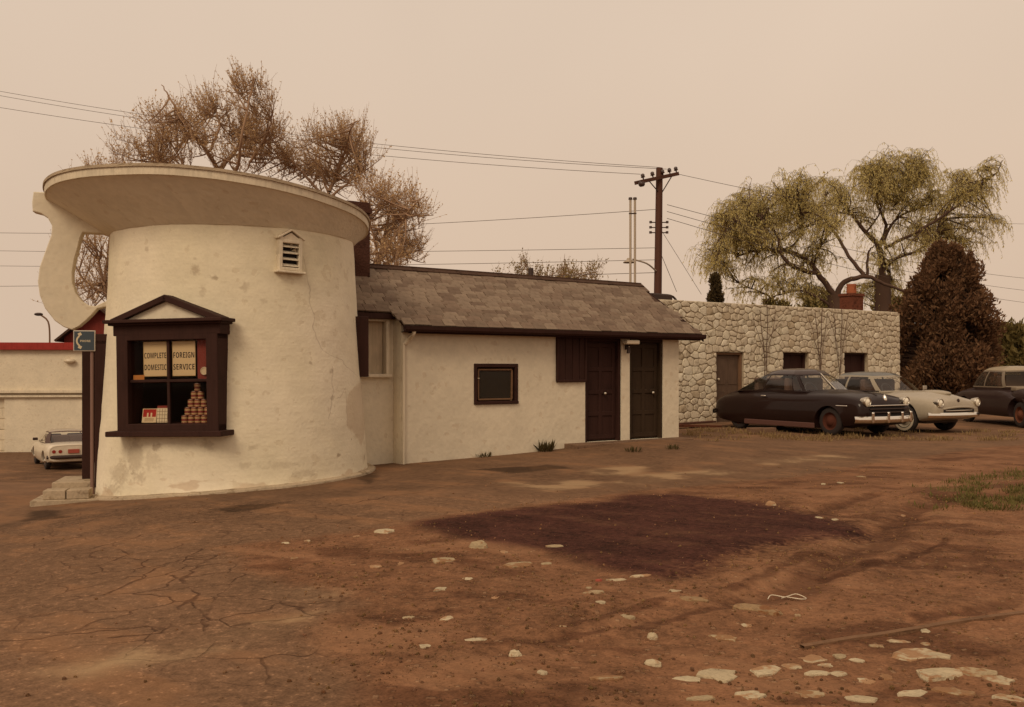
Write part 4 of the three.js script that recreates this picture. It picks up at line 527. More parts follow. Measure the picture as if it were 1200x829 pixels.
function bumper(root, x, y, halfW, sweep, hgt, m, guards, name = 'bumper', gm) {
  const sec = polyShape([[-hgt / 2, 0], [-hgt * 0.35, 0.03], [0, 0.045], [hgt * 0.35, 0.03], [hgt / 2, 0], [hgt * 0.4, -0.01], [0, 0.02], [-hgt * 0.4, -0.01]]);
  const pts = []; for (let i = 0; i <= 24; i++) { const t = i / 24 * 2 - 1; pts.push(V(x - sweep * Math.pow(Math.abs(t), 2.6), y, halfW * t)); }
  const pos = [], idx = [], P = sec.getPoints(1).slice(0, 8), n = P.length; pts.forEach((p, i) => { const a = pts[Math.max(0, i - 1)], b = pts[Math.min(24, i + 1)], d = b.clone().sub(a).normalize(), nx = V(d.z, 0, -d.x); P.forEach(q => { const v = p.clone().addScaledVector(nx, q.y * Math.sign(sweep || 1)); pos.push(v.x, v.y + q.x, v.z); }); });
  for (let i = 0; i < 24; i++) for (let j = 0; j < n; j++) { const a = i * n + j, b = i * n + (j + 1) % n; idx.push(a, b, b + n, a, b + n, a + n); }
  let g = new THREE.BufferGeometry(); g.setAttribute('position', new THREE.Float32BufferAttribute(pos, 3)); g.setIndex(idx); g = toCreasedNormals(g, 0.6); const B = put(name, g, m, root);
  for (const z of guards) { const t = z / halfW, gx = x - sweep * Math.pow(Math.abs(t), 2.6); put('bumper_guard', new RoundedBoxGeometry(0.06, 0.26, 0.075, 3, 0.028).translate(gx + 0.05 * Math.sign(sweep || 1), y + 0.05, z), gm || m, B); }
  return B;
}
function placeCar(root, fx, fz, hx, hz, len) { const l = Math.hypot(hx, hz); hx /= l; hz /= l; const cx = fx - hx * len / 2, cz = fz - hz * len / 2; root.rotation.order = 'YXZ'; root.rotation.y = Math.atan2(-hz, hx); const e = 1.5, ya = gh(cx + hx * e, cz + hz * e), yb = gh(cx - hx * e, cz - hz * e); root.rotation.z = Math.atan2(ya - yb, 2 * e); root.rotation.x = Math.atan2(gh(cx + hz * 0.7, cz - hx * 0.7) - gh(cx - hz * 0.7, cz + hx * 0.7), 1.4); root.position.set(cx, (ya + yb) / 2, cz); }
const darkRust = pmat(0.085, 0.028, 0.017, 0.9, { specularIntensity: 0.2 });
const paintOf = (r, g, b, rough = 0.32, cc = 0.6) => pmat(r, g, b, rough, { clearcoat: cc, clearcoatRoughness: 0.06, specularIntensity: 0.2, map: dustTex, roughnessMap: null });
const dustTex = tiled(512, 2.5, (u, v) => { const k = 0.9 + 0.22 * (fbmT(u * 5, v * 5, 5, 5) - 0.5) + 0.1 * (fbmT(u * 60, v * 60, 60, 2) - 0.5); return [k, k, k, 0.5]; }).map;
const bodyUV = g => boxUV(g);
const seatMat = mat(0.09, 0.05, 0.035, 0.9), wheelMat = mat(0.03, 0.02, 0.015, 0.5);
function seats(root, list) { for (const [x, y, z, w] of list) put('seat', merge([rbox(0.5, 0.2, w, x + 0.2, y, z, 0.06), rbox(0.16, 0.55, w, x - 0.1, y + 0.3, z, 0.06).rotateZ(0)]), seatMat, root); }
const steer = (root, x, y, z) => put('steering_wheel', new THREE.TorusGeometry(0.2, 0.014, 8, 28).rotateY(Math.PI / 2).rotateZ(0.5).translate(x, y, z), wheelMat, root);

// dark fastback sedan parked against the stone wall
{
  const car = base('dark_sedan', V(0, 0, 0)); tag(car, 'black rounded vintage fastback car with chrome bumper, longest of the parked row', 'car');
  const dark = paintOf(0.02, 0.0085, 0.0065, 0.45, 0.3);
  const body = put('body', bodyUV(carBody([[-2.56, 0.45, 0.36, 0.58, 0.64, 0.6], [-2.5, 0.7, 0.28, 0.68, 0.78, 0.6], [-2.2, 0.88, 0.22, 0.8, 0.97, 0.6], [-1.6, 0.95, 0.16, 0.88, 1.08, 0.66], [-0.8, 0.97, 0.15, 0.92, 1.08, 0.75], [0.2, 0.98, 0.15, 0.94, 1.06, 0.75], [1.0, 0.97, 0.15, 0.95, 1.08, 0.6], [1.7, 0.96, 0.18, 0.95, 1.06, 0.5], [2.2, 0.93, 0.24, 0.9, 1.0, 0.45], [2.45, 0.88, 0.28, 0.82, 0.9, 0.45], [2.54, 0.78, 0.34, 0.72, 0.78, 0.5]], [[1.62, 0.31, 0.4, 1, 0.96], [1.62, 0.31, 0.4, -1, 0.96]])), dark, car);
  glasshouse(car, [[-2.0, 0.98, 0, -0.75, 1.47, 0, 'rear_slope'], [-1.9, 0.98, 0.5, -0.78, 1.46, 0.42, 'post'], [-1.55, 1.0, 0.78, -0.72, 1.44, 0.58, 'side_window'], [-0.62, 1.02, 0.84, -0.5, 1.45, 0.62, 'post'], [-0.56, 1.02, 0.845, -0.45, 1.455, 0.625, 'side_window'], [0.42, 1.02, 0.83, 0.2, 1.45, 0.6, 'post'], [0.46, 1.02, 0.83, 0.22, 1.45, 0.6, 'vent_window'], [0.72, 1.02, 0.80, 0.30, 1.44, 0.58, 'post'], [0.80, 1.02, 0.77, 0.36, 1.44, 0.55, 'windscreen'], [1.06, 1.03, 0.03, 0.55, 1.46, 0.02, 'post'], [1.065, 1.03, 0, 0.555, 1.46, 0, 'post']], dark, paintOf(0.06, 0.034, 0.028, 0.35), M.glass, 1.6);
  for (const z of [-1, 1]) { wheel(car, 1.62, z * 0.8, 0.34, 0.18, darkRust, darkRust); wheel(car, -1.5, z * 0.74, 0.33, 0.18, darkRust, darkRust); headlight(car, 2.53, 0.82, z * 0.68, 0.1);
    put('side_trim', rbox(0.34, 0.025, 0.03, 2.02, 0.72, z * 0.945), M.chrome, car); put('door_handle', new RoundedBoxGeometry(0.17, 0.03, 0.035, 2, 0.012).translate(-0.45, 0.9, z * 0.965), M.chrome, car);
    put('rocker_panel', bodyUV(rbox(2.35, 0.13, 0.05, 0.05, 0.22, z * 0.965, 0.02)), mat(0.09, 0.035, 0.024, 0.7), car); put('tail_light', new THREE.SphereGeometry(0.06, 14, 10).scale(0.6, 1, 1).translate(-2.5, 0.58, z * 0.55), pmat(0.35, 0.05, 0.03, 0.2), car); }
  bumper(car, 2.72, 0.41, 1.0, 0.28, 0.15, M.chrome, [-0.66, -0.24, 0.24, 0.66]); bumper(car, -2.66, 0.44, 0.9, -0.3, 0.13, M.dullChrome, []);
  const gr = put('grille', merge([rbox(0.05, 0.28, 1.2, 2.535, 0.58, 0, 0.02)]), M.black, car);
  for (let i = 0; i < 3; i++) put('grille_bar', new RoundedBoxGeometry(0.05, 0.028, 1.3 - i * 0.05, 2, 0.012).translate(2.575, 0.73 - i * 0.08, 0), i === 0 ? M.chrome : M.iron, gr);
  put('hood_ornament', new THREE.LatheGeometry([[0.001, 0.16], [0.03, 0.12], [0.05, 0.05], [0.045, 0]].map(p => new THREE.Vector2(...p)), 12).scale(1.3, 1, 1).translate(2.46, 0.83, 0), M.chrome, car);
  put('hood_crease', bodyUV(rbox(1.2, 0.03, 0.05, 1.7, 1.055, 0, 0.012).rotateZ(0)), dark, car); put('windscreen_divider', rod(V(1.075, 1.03, 0), V(0.56, 1.465, 0), 0.016), M.dullChrome, car);
  seats(car, [[0.1, 0.78, 0, 1.3], [-1.0, 0.78, 0, 1.2]]); steer(car, 0.6, 1.06, 0.38); put('underbody', rbox(4.2, 0.12, 1.3, 0, 0.3, 0, 0.04), M.under, car);
  placeCar(car, 9.05, -22.55, 0.5, 0.866, 5.3); car.scale.setScalar(1.03);
}
// pale car with a blue-grey roof and a dented nose
{
  const car = base('pale_coupe', V(0, 0, 0)); tag(car, 'cream vintage car with blue-grey roof and whitewall tyre beside the black car', 'car');
  const cream = paintOf(0.4, 0.335, 0.245, 0.38, 0.45), blue = paintOf(0.17, 0.165, 0.15, 0.4, 0.4);
  put('body', bodyUV(carBody([[-2.45, 0.55, 0.42, 0.62, 0.7, 0.6], [-2.36, 0.76, 0.34, 0.74, 0.84, 0.6], [-1.8, 0.9, 0.27, 0.86, 0.98, 0.66], [-0.8, 0.93, 0.24, 0.9, 1.04, 0.75], [0.2, 0.93, 0.24, 0.92, 1.04, 0.75], [0.9, 0.93, 0.24, 0.92, 1.06, 0.6], [1.6, 0.92, 0.27, 0.88, 1.06, 0.5], [2.15, 0.9, 0.33, 0.84, 0.98, 0.46], [2.4, 0.85, 0.4, 0.78, 0.86, 0.5], [2.46, 0.74, 0.46, 0.7, 0.76, 0.5]], [[1.5, 0.36, 0.44, 1, 0.92], [1.5, 0.36, 0.44, -1, 0.92], [-1.45, 0.34, 0.4, 1, 0.91], [-1.45, 0.34, 0.4, -1, 0.91]])), cream, car);
  glasshouse(car, [[-1.55, 1.0, 0, -0.95, 1.48, 0, 'rear_window'], [-1.45, 1.0, 0.55, -0.92, 1.46, 0.45, 'post'], [-1.1, 1.0, 0.8, -0.78, 1.45, 0.6, 'side_window'], [-0.45, 1.0, 0.83, -0.4, 1.46, 0.63, 'post'], [-0.38, 1.0, 0.83, -0.35, 1.46, 0.63, 'side_window'], [0.62, 1.0, 0.81, 0.2, 1.45, 0.6, 'post'], [0.76, 1.02, 0.78, 0.30, 1.44, 0.57, 'windscreen'], [1.12, 1.04, 0, 0.55, 1.46, 0, 'post']], cream, blue, M.glass, 1.56);
  for (const z of [-1, 1]) { wheel(car, 1.5, z * 0.78, 0.35, 0.17, cream, M.chrome, mat(0.5, 0.42, 0.3, 0.8)); wheel(car, -1.45, z * 0.76, 0.34, 0.17, cream, M.chrome, mat(0.5, 0.42, 0.3, 0.8)); headlight(car, 2.46, 0.78, z * 0.74, 0.1); put('tail_light', new THREE.SphereGeometry(0.05, 12, 8).translate(-2.42, 0.66, z * 0.6), pmat(0.35, 0.05, 0.03, 0.2), car); }
  bumper(car, 2.62, 0.47, 1.0, 0.32, 0.13, M.chrome, []); bumper(car, -2.6, 0.47, 0.95, -0.3, 0.13, M.dullChrome, []);
  put('grille_opening', rbox(0.06, 0.13, 1.25, 2.44, 0.585, 0, 0.03), M.black, car);
  put('grille_lip', tube([V(2.44, 0.62, -0.62), V(2.5, 0.655, -0.35), V(2.52, 0.67, 0), V(2.5, 0.655, 0.35), V(2.44, 0.62, 0.62)], 0.03, 8), cream, car);
  put('grille_bar', tube([V(2.44, 0.58, -0.6), V(2.53, 0.58, 0), V(2.44, 0.58, 0.6)], 0.02, 8), M.dullChrome, car);
  put('hood_scoop', new THREE.SphereGeometry(0.3, 20, 12).scale(1.6, 0.3, 0.7).translate(1.75, 1.0, 0), cream, car); put('hood_emblem', new THREE.SphereGeometry(0.05, 12, 8).scale(0.5, 1, 1).translate(2.44, 0.83, 0), M.iron, car);
  put('mirror', merge([rod(V(0.75, 1.0, -0.85), V(0.78, 1.08, -0.93), 0.012), rbox(0.03, 0.11, 0.16, 0.78, 1.12, -0.95, 0.012)]), M.dullChrome, car);
  seats(car, [[0.1, 0.78, 0, 1.3], [-0.95, 0.78, 0, 1.2]]); steer(car, 0.62, 1.06, 0.38); put('underbody', rbox(4.0, 0.12, 1.3, 0, 0.3, 0, 0.04), M.under, car);
  placeCar(car, 11.36, -23.67, 0.5, 0.866, 5.1);
}
// wrecked car at the edge of the picture: light roof, open engine bay
{
  const car = base('wrecked_car', V(0, 0, 0)); tag(car, 'dark wrecked car with pale roof and open rusty engine bay at far right', 'car');
  const dk = paintOf(0.04, 0.022, 0.02, 0.5, 0.2), grey = paintOf(0.26, 0.2, 0.14, 0.5, 0.2), pale = paintOf(0.46, 0.37, 0.25, 0.5, 0.2);
  put('body', bodyUV(carBody([[-2.4, 0.6, 0.42, 0.62, 0.74, 0.6], [-2.3, 0.8, 0.34, 0.76, 0.9, 0.6], [-1.6, 0.92, 0.27, 0.9, 1.02, 0.66], [0.2, 0.94, 0.25, 0.95, 1.06, 0.75], [0.9, 0.94, 0.25, 0.92, 0.98, 0.6], [1.2, 0.94, 0.25, 0.84, 0.8, 0.5], [1.8, 0.92, 0.28, 0.82, 0.72, 0.6], [2.2, 0.9, 0.33, 0.8, 0.7, 0.6], [2.36, 0.84, 0.4, 0.72, 0.68, 0.6]], [[1.5, 0.36, 0.44, 1, 0.92], [1.5, 0.36, 0.44, -1, 0.92], [-1.4, 0.34, 0.42, 1, 0.92], [-1.4, 0.34, 0.42, -1, 0.92]])), dk, car);
  glasshouse(car, [[-1.5, 1.03, 0, -0.95, 1.54, 0, 'rear_window'], [-1.4, 1.03, 0.6, -0.92, 1.52, 0.5, 'post'], [-1.05, 1.03, 0.82, -0.75, 1.5, 0.64, 'side_window'], [-0.4, 1.03, 0.84, -0.38, 1.51, 0.66, 'post'], [-0.33, 1.03, 0.84, -0.33, 1.51, 0.66, 'side_window'], [0.6, 1.03, 0.82, 0.25, 1.5, 0.63, 'post'], [0.74, 1.05, 0.8, 0.34, 1.5, 0.6, 'windscreen'], [1.02, 1.06, 0, 0.5, 1.52, 0, 'post']], grey, pale, M.dirtyGlass, 1.63);
  for (const z of [-1, 1]) { wheel(car, 1.5, z * 0.77, 0.34, 0.17, M.rust, M.rust); wheel(car, -1.4, z * 0.77, 0.34, 0.17, M.rust, M.rust); put('fender_top', bodyUV(new THREE.SphereGeometry(0.5, 20, 12).scale(1.55, 0.4, 0.4).translate(1.6, 0.82, z * 0.7)), dk, car); }
  const or = rough(0.42, 0.15, 0.06, 0.008, 0.7); put('engine', merge([rbox(0.75, 0.3, 0.32, 1.55, 0.86, 0, 0.04), cyl(0.16, 0.16, 0.1, 20, 1.6, 1.01, 0), rbox(0.6, 0.12, 0.2, 1.5, 0.93, -0.28, 0.04), tube([V(1.2, 0.9, 0.3), V(1.5, 1.0, 0.35), V(1.9, 0.9, 0.3), V(2.1, 0.75, 0.1)], 0.035, 8)]), or, car);
  put('radiator', rbox(0.08, 0.4, 0.7, 2.2, 0.72, 0, 0.02), M.iron, car); put('cowl', bodyUV(rbox(0.3, 0.12, 1.5, 1.0, 1.0, 0, 0.04)), grey, car); bumper(car, 2.5, 0.46, 0.98, 0.28, 0.13, M.dullChrome, []); seats(car, [[0.1, 0.8, 0, 1.3]]); put('underbody', rbox(4.0, 0.12, 1.3, 0, 0.3, 0, 0.04), M.under, car);
  placeCar(car, 15.0, -25.2, 0.0, 1, 4.9); car.scale.setScalar(1.06);
}
// white saloon on the lower lot to the left
{
  const car = base('white_coupe', V(0, 0, 0)); tag(car, 'white coupe with dark roof edge seen from behind at left', 'car');
  const white = paintOf(0.72, 0.62, 0.47, 0.35, 0.5), brown = paintOf(0.1, 0.05, 0.035, 0.5, 0.2);
  put('body', bodyUV(carBody([[-2.12, 0.72, 0.36, 0.78, 0.84, 0.75], [-2.06, 0.8, 0.3, 0.84, 0.9, 0.75], [-1.5, 0.84, 0.24, 0.88, 0.93, 0.75], [-0.6, 0.85, 0.2, 0.86, 0.92, 0.78], [0.4, 0.85, 0.2, 0.84, 0.9, 0.75], [1.2, 0.84, 0.22, 0.8, 0.86, 0.7], [1.8, 0.82, 0.26, 0.74, 0.8, 0.7], [2.05, 0.78, 0.34, 0.66, 0.72, 0.7]], [[1.3, 0.3, 0.37, 1, 0.84], [1.3, 0.3, 0.37, -1, 0.84], [-1.25, 0.3, 0.37, 1, 0.84], [-1.25, 0.3, 0.37, -1, 0.84]])), white, car);
  glasshouse(car, [[-1.5, 0.9, 0, -0.75, 1.3, 0, 'rear_window'], [-1.38, 0.9, 0.62, -0.72, 1.28, 0.48, 'post'], [-0.95, 0.89, 0.74, -0.6, 1.27, 0.55, 'side_window'], [-0.4, 0.88, 0.76, -0.35, 1.28, 0.57, 'post'], [-0.34, 0.88, 0.76, -0.3, 1.28, 0.57, 'side_window'], [0.65, 0.88, 0.74, 0.15, 1.27, 0.54, 'post'], [0.75, 0.88, 0.72, 0.2, 1.27, 0.52, 'windscreen'], [1.0, 0.9, 0, 0.3, 1.28, 0, 'post']], brown, paintOf(0.5, 0.4, 0.28, 0.4), M.glass, 1.36);
  for (const z of [-1, 1]) { wheel(car, 1.3, z * 0.7, 0.3, 0.17, M.iron, M.dullChrome); wheel(car, -1.25, z * 0.7, 0.3, 0.17, M.iron, M.dullChrome); for (const q of [0.62, 0.42]) put('tail_light', new THREE.CylinderGeometry(0.06, 0.06, 0.06, 18).rotateZ(Math.PI / 2).translate(-2.1, 0.66, z * q), pmat(0.3, 0.035, 0.025, 0.25), car); headlight(car, 2.02, 0.6, z * 0.58, 0.08); put('mirror', merge([rbox(0.06, 0.1, 0.17, 0.55, 0.97, z * 0.86, 0.02)]), M.iron, car); }
  put('licence_plate', rbox(0.02, 0.14, 0.36, -2.14, 0.66, 0, 0.004), mat(0.4, 0.08, 0.05, 0.5), car); bumper(car, -2.2, 0.47, 0.83, -0.16, 0.13, M.iron, []); bumper(car, 2.15, 0.45, 0.8, 0.2, 0.12, M.iron, []); seats(car, [[0.0, 0.6, 0.36, 0.55], [0.0, 0.6, -0.36, 0.55], [-0.8, 0.6, 0, 1.1]]); put('underbody', rbox(3.6, 0.1, 1.2, 0, 0.26, 0, 0.04), M.under, car);
  const p = groundPoint(85, 551); placeCar(car, p.x - 0.56 * 4.3, p.z - 0.83 * 4.3, -0.56, -0.83, 4.3); car.scale.setScalar(1.1);
}
// ---------------------------------------------------------------- trees
class Mesher {
  constructor() { this.p = []; this.n = []; this.i = []; this.c = null; }
  tube(pts, r0, r1, sides) {                                  // a tapering limb through points
    const b0 = this.p.length / 3, m = pts.length; let ref = V(0.3, 0.2, 0.9);
    for (let k = 0; k < m; k++) { const a = pts[Math.max(0, k - 1)], b = pts[Math.min(m - 1, k + 1)], d = b.clone().sub(a).normalize(), u = ref.clone().addScaledVector(d, -ref.dot(d)); if (u.lengthSq() < 1e-4) u.set(d.y, -d.x, 0); u.normalize(); ref = u; const w = d.clone().cross(u), r = lerp(r0, r1, k / (m - 1)); for (let s = 0; s < sides; s++) { const t = s / sides * 2 * Math.PI, c = Math.cos(t), q = Math.sin(t), nx = u.x * c + w.x * q, ny = u.y * c + w.y * q, nz = u.z * c + w.z * q; this.p.push(pts[k].x + nx * r, pts[k].y + ny * r, pts[k].z + nz * r); this.n.push(nx, ny, nz); } }
    for (let k = 0; k + 1 < m; k++) for (let s = 0; s < sides; s++) { const a = b0 + k * sides + s, b = b0 + k * sides + (s + 1) % sides; this.i.push(a, b, b + sides, a, b + sides, a + sides); }
  }
  leaf(c, d, u, l, w) {                                        // a pointed leaf with a fold: two triangles
    const b = this.p.length / 3, n = u.clone().cross(d).normalize(); const P = [c, c.clone().addScaledVector(d, l * 0.5).addScaledVector(u, w), c.clone().addScaledVector(d, l), c.clone().addScaledVector(d, l * 0.5).addScaledVector(u, -w)]; for (const q of P) { this.p.push(q.x, q.y, q.z); this.n.push(n.x, n.y, n.z); } this.i.push(b, b + 1, b + 2, b, b + 2, b + 3);
  }
  geo(o) { const g = new THREE.BufferGeometry(); const p = new Float32Array(this.p); for (let k = 0; k < p.length; k += 3) { p[k] -= o.x; p[k + 1] -= o.y; p[k + 2] -= o.z; } g.setAttribute('position', new THREE.BufferAttribute(p, 3)); g.setAttribute('normal', new THREE.BufferAttribute(new Float32Array(this.n), 3)); g.setIndex(this.i); return g; }
}
const rdir = R => { const z = R() * 2 - 1, t = R() * 6.2832, s = Math.sqrt(1 - z * z); return V(s * Math.cos(t), z, s * Math.sin(t)); };
const leafMat = (r, g, b, tr = 0.35) => pmat(r, g, b, 0.85, { specularIntensity: 0.2, transmission: tr, thickness: 0, side: THREE.DoubleSide });
const barkMat = (r, g, b) => mat(r, g, b, 0.95);
// limbs and clusters are given as seen in the picture at the tree's distance; each gets a depth of its own
function growTree(o) {
  const R = rngOf(o.seed), D = o.depth, woodM = new Mesher(), leafM = [new Mesher(), new Mesher()], nodes = [], s = D / FOCAL;
  for (const L of o.limbs) { const dz = (R() - 0.5) * (o.spread ?? 3), pts = L.p.map(([x, y], k) => at(x, y, D).add(V(0, 0, L.r0 > 0.2 ? 0 : dz * Math.min(1, k / 2)))); const cv = new THREE.CatmullRomCurve3(pts), n = pts.length * 4, q = cv.getPoints(n).map((v, k) => v.add(V((R() - 0.5), (R() - 0.5), (R() - 0.5)).multiplyScalar(k && k < n ? 0.05 : 0))); const th = L.r0 > 0.2 && o.limbs[0] === L ? 1 : o.thin ?? 0.6; woodM.tube(q, L.r0 * th, L.r1 * th, 8); q.forEach((v, k) => { if (k > n * 0.25 || L.r0 < 0.2) nodes.push([v, lerp(L.r0, L.r1, k / n)]); }); }
  for (const [cx, cy, rx, ry, count, dzz] of o.clusters) {
    const C = at(cx, cy + (o.drop ?? 0), D).add(V(0, 0, dzz ?? (R() - 0.5) * (o.spread ?? 3))), ex = rx * s * (o.swell ?? 1), ey = ry * s * (o.swell ?? 1) * 0.95, ez = Math.max(ex, ey) * 0.9;
    const near = nodes.map(nd => [nd[0].distanceToSquared(C) * (0.7 + 0.6 * R()), nd]).sort((a, b) => a[0] - b[0]).slice(0, 10).map(a => a[1]);
    for (let k = 0; k < count * (o.dense ?? 1); k++) {
      const [A, rr] = near[Math.floor(R() * near.length)], e = rdir(R).multiplyScalar(Math.pow(0.05 + 0.95 * R(), 0.45)), E = V(C.x + e.x * ex, C.y + e.y * ey, C.z + e.z * ez), Mi = A.clone().lerp(E, 0.5).add(V((R() - 0.5) * 0.5, o.hang ? 0.35 * R() + 0.1 : -0.15 * R(), (R() - 0.5) * 0.5));
      const pts = new THREE.QuadraticBezierCurve3(A, Mi, E).getPoints(6); woodM.tube(pts, Math.min(rr * 0.7, o.subR ?? 0.035), 0.007, 4);
      for (let t = 0; t < o.twigs; t++) {
        const f = 0.3 + 0.7 * R(), S = pts[Math.min(5, Math.floor(f * 6))].clone().lerp(pts[Math.min(6, Math.floor(f * 6) + 1)], R()); const sd = E.clone().sub(A).normalize(); const P = [S.clone()];
        if (o.hang) { const out = rdir(R); out.y = 0.25 + 0.5 * R(); const len = o.twigLen * (0.4 + 0.9 * R()), n = 5; let p = S.clone(), v = out.multiplyScalar(0.8).add(V(0, 0.2, 0)); for (let q = 0; q < n; q++) { v.y -= 0.36; v.x *= 0.8; v.z *= 0.8; v.x += (R() - 0.5) * 0.12; v.z += (R() - 0.5) * 0.12; p = p.clone().addScaledVector(v.clone().normalize(), len / n); P.push(p); } }
        else { const d = sd.multiplyScalar(0.55).add(rdir(R).multiplyScalar(0.75)).add(V(0, o.up ?? 0.7, 0)).normalize(), len = o.twigLen * (0.4 + 0.8 * R()); let p = S.clone(); for (let q = 0; q < 3; q++) { d.add(rdir(R).multiplyScalar(0.2)).add(V(0, 0.12, 0)).normalize(); p = p.clone().addScaledVector(d, len / 3); P.push(p); } }
        woodM.tube(P, o.twigR ?? 0.007, 0.003, 3);
        for (let q = 0; q < o.leaves; q++) { const a = (0.1 + 0.9 * R()) * (P.length - 1), ia = Math.min(P.length - 2, Math.floor(a)), c = P[ia].clone().lerp(P[ia + 1], a - ia), d = o.hang ? rdir(R).multiplyScalar(0.6).add(V(0, -0.9, 0)).normalize() : rdir(R).add(V(0, 0.3, 0)).normalize(), u = d.clone().cross(rdir(R)).normalize(), z = o.leafL * (0.6 + 0.8 * R()); leafM[R() < 0.6 ? 0 : 1].leaf(c, d, u, z, z * o.leafW); }
      }
    }
  }
  const b = at(o.limbs[0].p[0][0], HZ, D), O = V(b.x, gh(b.x, b.z), b.z), g = base(o.name, O);
  const foot = at(...o.limbs[0].p[0], D); const tm = new Mesher(); tm.tube([O.clone().add(V(0, -0.3, 0)), O.clone().lerp(foot, 0.5).add(V(0.06, 0, 0.05)), foot], o.limbs[0].r0 * 1.25, o.limbs[0].r0, 10);
  tag(g, o.label, 'tree', o.group); put('trunk', tm.geo(O), o.bark, g); put('branches', woodM.geo(O), o.bark, g);
  const crown = put('crown', leafM[0].geo(O), o.leafMats[0], g); put('lighter_leaves', leafM[1].geo(O), o.leafMats[1], crown); return g;
}
const Z1 = ([x, y]) => [30 + x / 4, 80 + y / 4], Z2 = ([x, y]) => [280 + x / 3.314, 80 + y / 3.314], Z4 = ([x, y]) => [800 + x / 3.243, 150 + y / 3.243];
const limb = (f, r0, r1, ...p) => ({ r0, r1, p: p.map(f) }), clus = (f, k) => ([x, y, rx, ry, n, dz]) => { const [a, b] = f([x, y]); return [a, b, rx / k, ry / k, n, dz]; };
const budBark = barkMat(0.33, 0.205, 0.125), budLeaf = [leafMat(0.58, 0.39, 0.2, 0.45), leafMat(0.66, 0.47, 0.26, 0.45)];
const budding = { dense: 1.15, swell: 1.75, drop: 7, bark: budBark, leafMats: budLeaf, twigs: 11, twigLen: 0.75, leaves: 6, leafL: 0.06, leafW: 0.3, up: 1.1, twigR: 0.0055, subR: 0.032, spread: 3.4 };
growTree({ ...budding, seed: 11, depth: 30, name: 'budding_tree', label: 'tall budding maple tree rising highest behind the cup rim', group: undefined,
  limbs: [limb(Z1, 0.24, 0.15, [930, 760], [905, 600], [900, 470]), limb(Z1, 0.12, 0.02, [900, 470], [850, 370], [790, 280], [740, 190], [700, 130]), limb(Z1, 0.13, 0.02, [900, 480], [955, 360], [985, 250], [1010, 150], [1020, 80]), limb(Z1, 0.11, 0.02, [910, 560], [1030, 480], [1080, 380], [1110, 230], [1140, 120]), limb(Z1, 0.11, 0.02, [900, 580], [760, 500], [690, 420], [640, 330], [590, 260]), limb(Z1, 0.08, 0.015, [860, 390], [900, 280], [880, 180], [860, 120]), limb(Z1, 0.08, 0.015, [1050, 440], [1150, 330], [1200, 230]), limb(Z1, 0.07, 0.012, [740, 480], [610, 430], [550, 360], [530, 290])],
  clusters: [[590, 300, 80, 70, 13], [560, 390, 60, 60, 9], [660, 370, 80, 80, 14], [720, 190, 70, 70, 11], [810, 210, 80, 90, 13], [800, 360, 90, 80, 12], [930, 240, 90, 90, 17], [1010, 130, 50, 60, 10], [1030, 250, 80, 90, 16], [1130, 160, 45, 60, 9], [1130, 290, 70, 80, 13], [1040, 390, 90, 70, 13], [930, 400, 80, 60, 9], [860, 160, 60, 40, 6], [500, 400, 60, 50, 7], [1180, 380, 60, 70, 8], [1200, 300, 50, 50, 6], [640, 280, 60, 60, 6]].map(clus(Z1, 4)) });
growTree({ ...budding, seed: 12, depth: 31.5, name: 'budding_tree', label: 'budding maple tree behind right half of the cup rim', 
  limbs: [limb(Z2, 0.2, 0.13, [370, 900], [355, 620], [350, 480]), limb(Z2, 0.11, 0.02, [350, 480], [380, 370], [390, 270], [385, 190]), limb(Z2, 0.09, 0.015, [370, 420], [430, 330], [470, 260], [500, 240]), limb(Z2, 0.09, 0.015, [350, 490], [300, 380], [275, 300], [270, 260]), limb(Z2, 0.09, 0.015, [350, 520], [240, 400], [180, 330], [150, 300]), limb(Z2, 0.08, 0.015, [355, 500], [450, 430], [510, 380])],
  clusters: [[385, 250, 70, 70, 14], [450, 250, 60, 65, 11], [310, 300, 70, 60, 12], [220, 320, 70, 55, 11], [180, 390, 60, 50, 8], [390, 370, 90, 70, 15], [290, 400, 90, 60, 12], [480, 420, 60, 60, 10], [495, 300, 35, 50, 5], [100, 380, 60, 50, 7], [130, 330, 50, 40, 5], [520, 380, 40, 50, 6]].map(clus(Z2, 3.314)) });
growTree({ ...budding, seed: 13, depth: 28, name: 'budding_tree', label: 'lower wide budding tree between cup building and shed roof', 
  limbs: [limb(Z2, 0.17, 0.1, [520, 950], [540, 800], [550, 720]), limb(Z2, 0.09, 0.015, [550, 720], [560, 600], [580, 480], [600, 440]), limb(Z2, 0.09, 0.015, [550, 730], [630, 640], [690, 570], [740, 530]), limb(Z2, 0.08, 0.015, [545, 740], [520, 620], [520, 520]), limb(Z2, 0.07, 0.012, [560, 760], [640, 710], [710, 680])],
  clusters: [[560, 490, 70, 55, 13], [620, 490, 60, 50, 10], [660, 560, 70, 60, 13], [720, 550, 40, 50, 6], [560, 580, 80, 60, 12], [600, 670, 80, 60, 14], [680, 670, 55, 50, 8], [560, 760, 80, 50, 13], [620, 750, 60, 40, 8]].map(clus(Z2, 3.314)) });
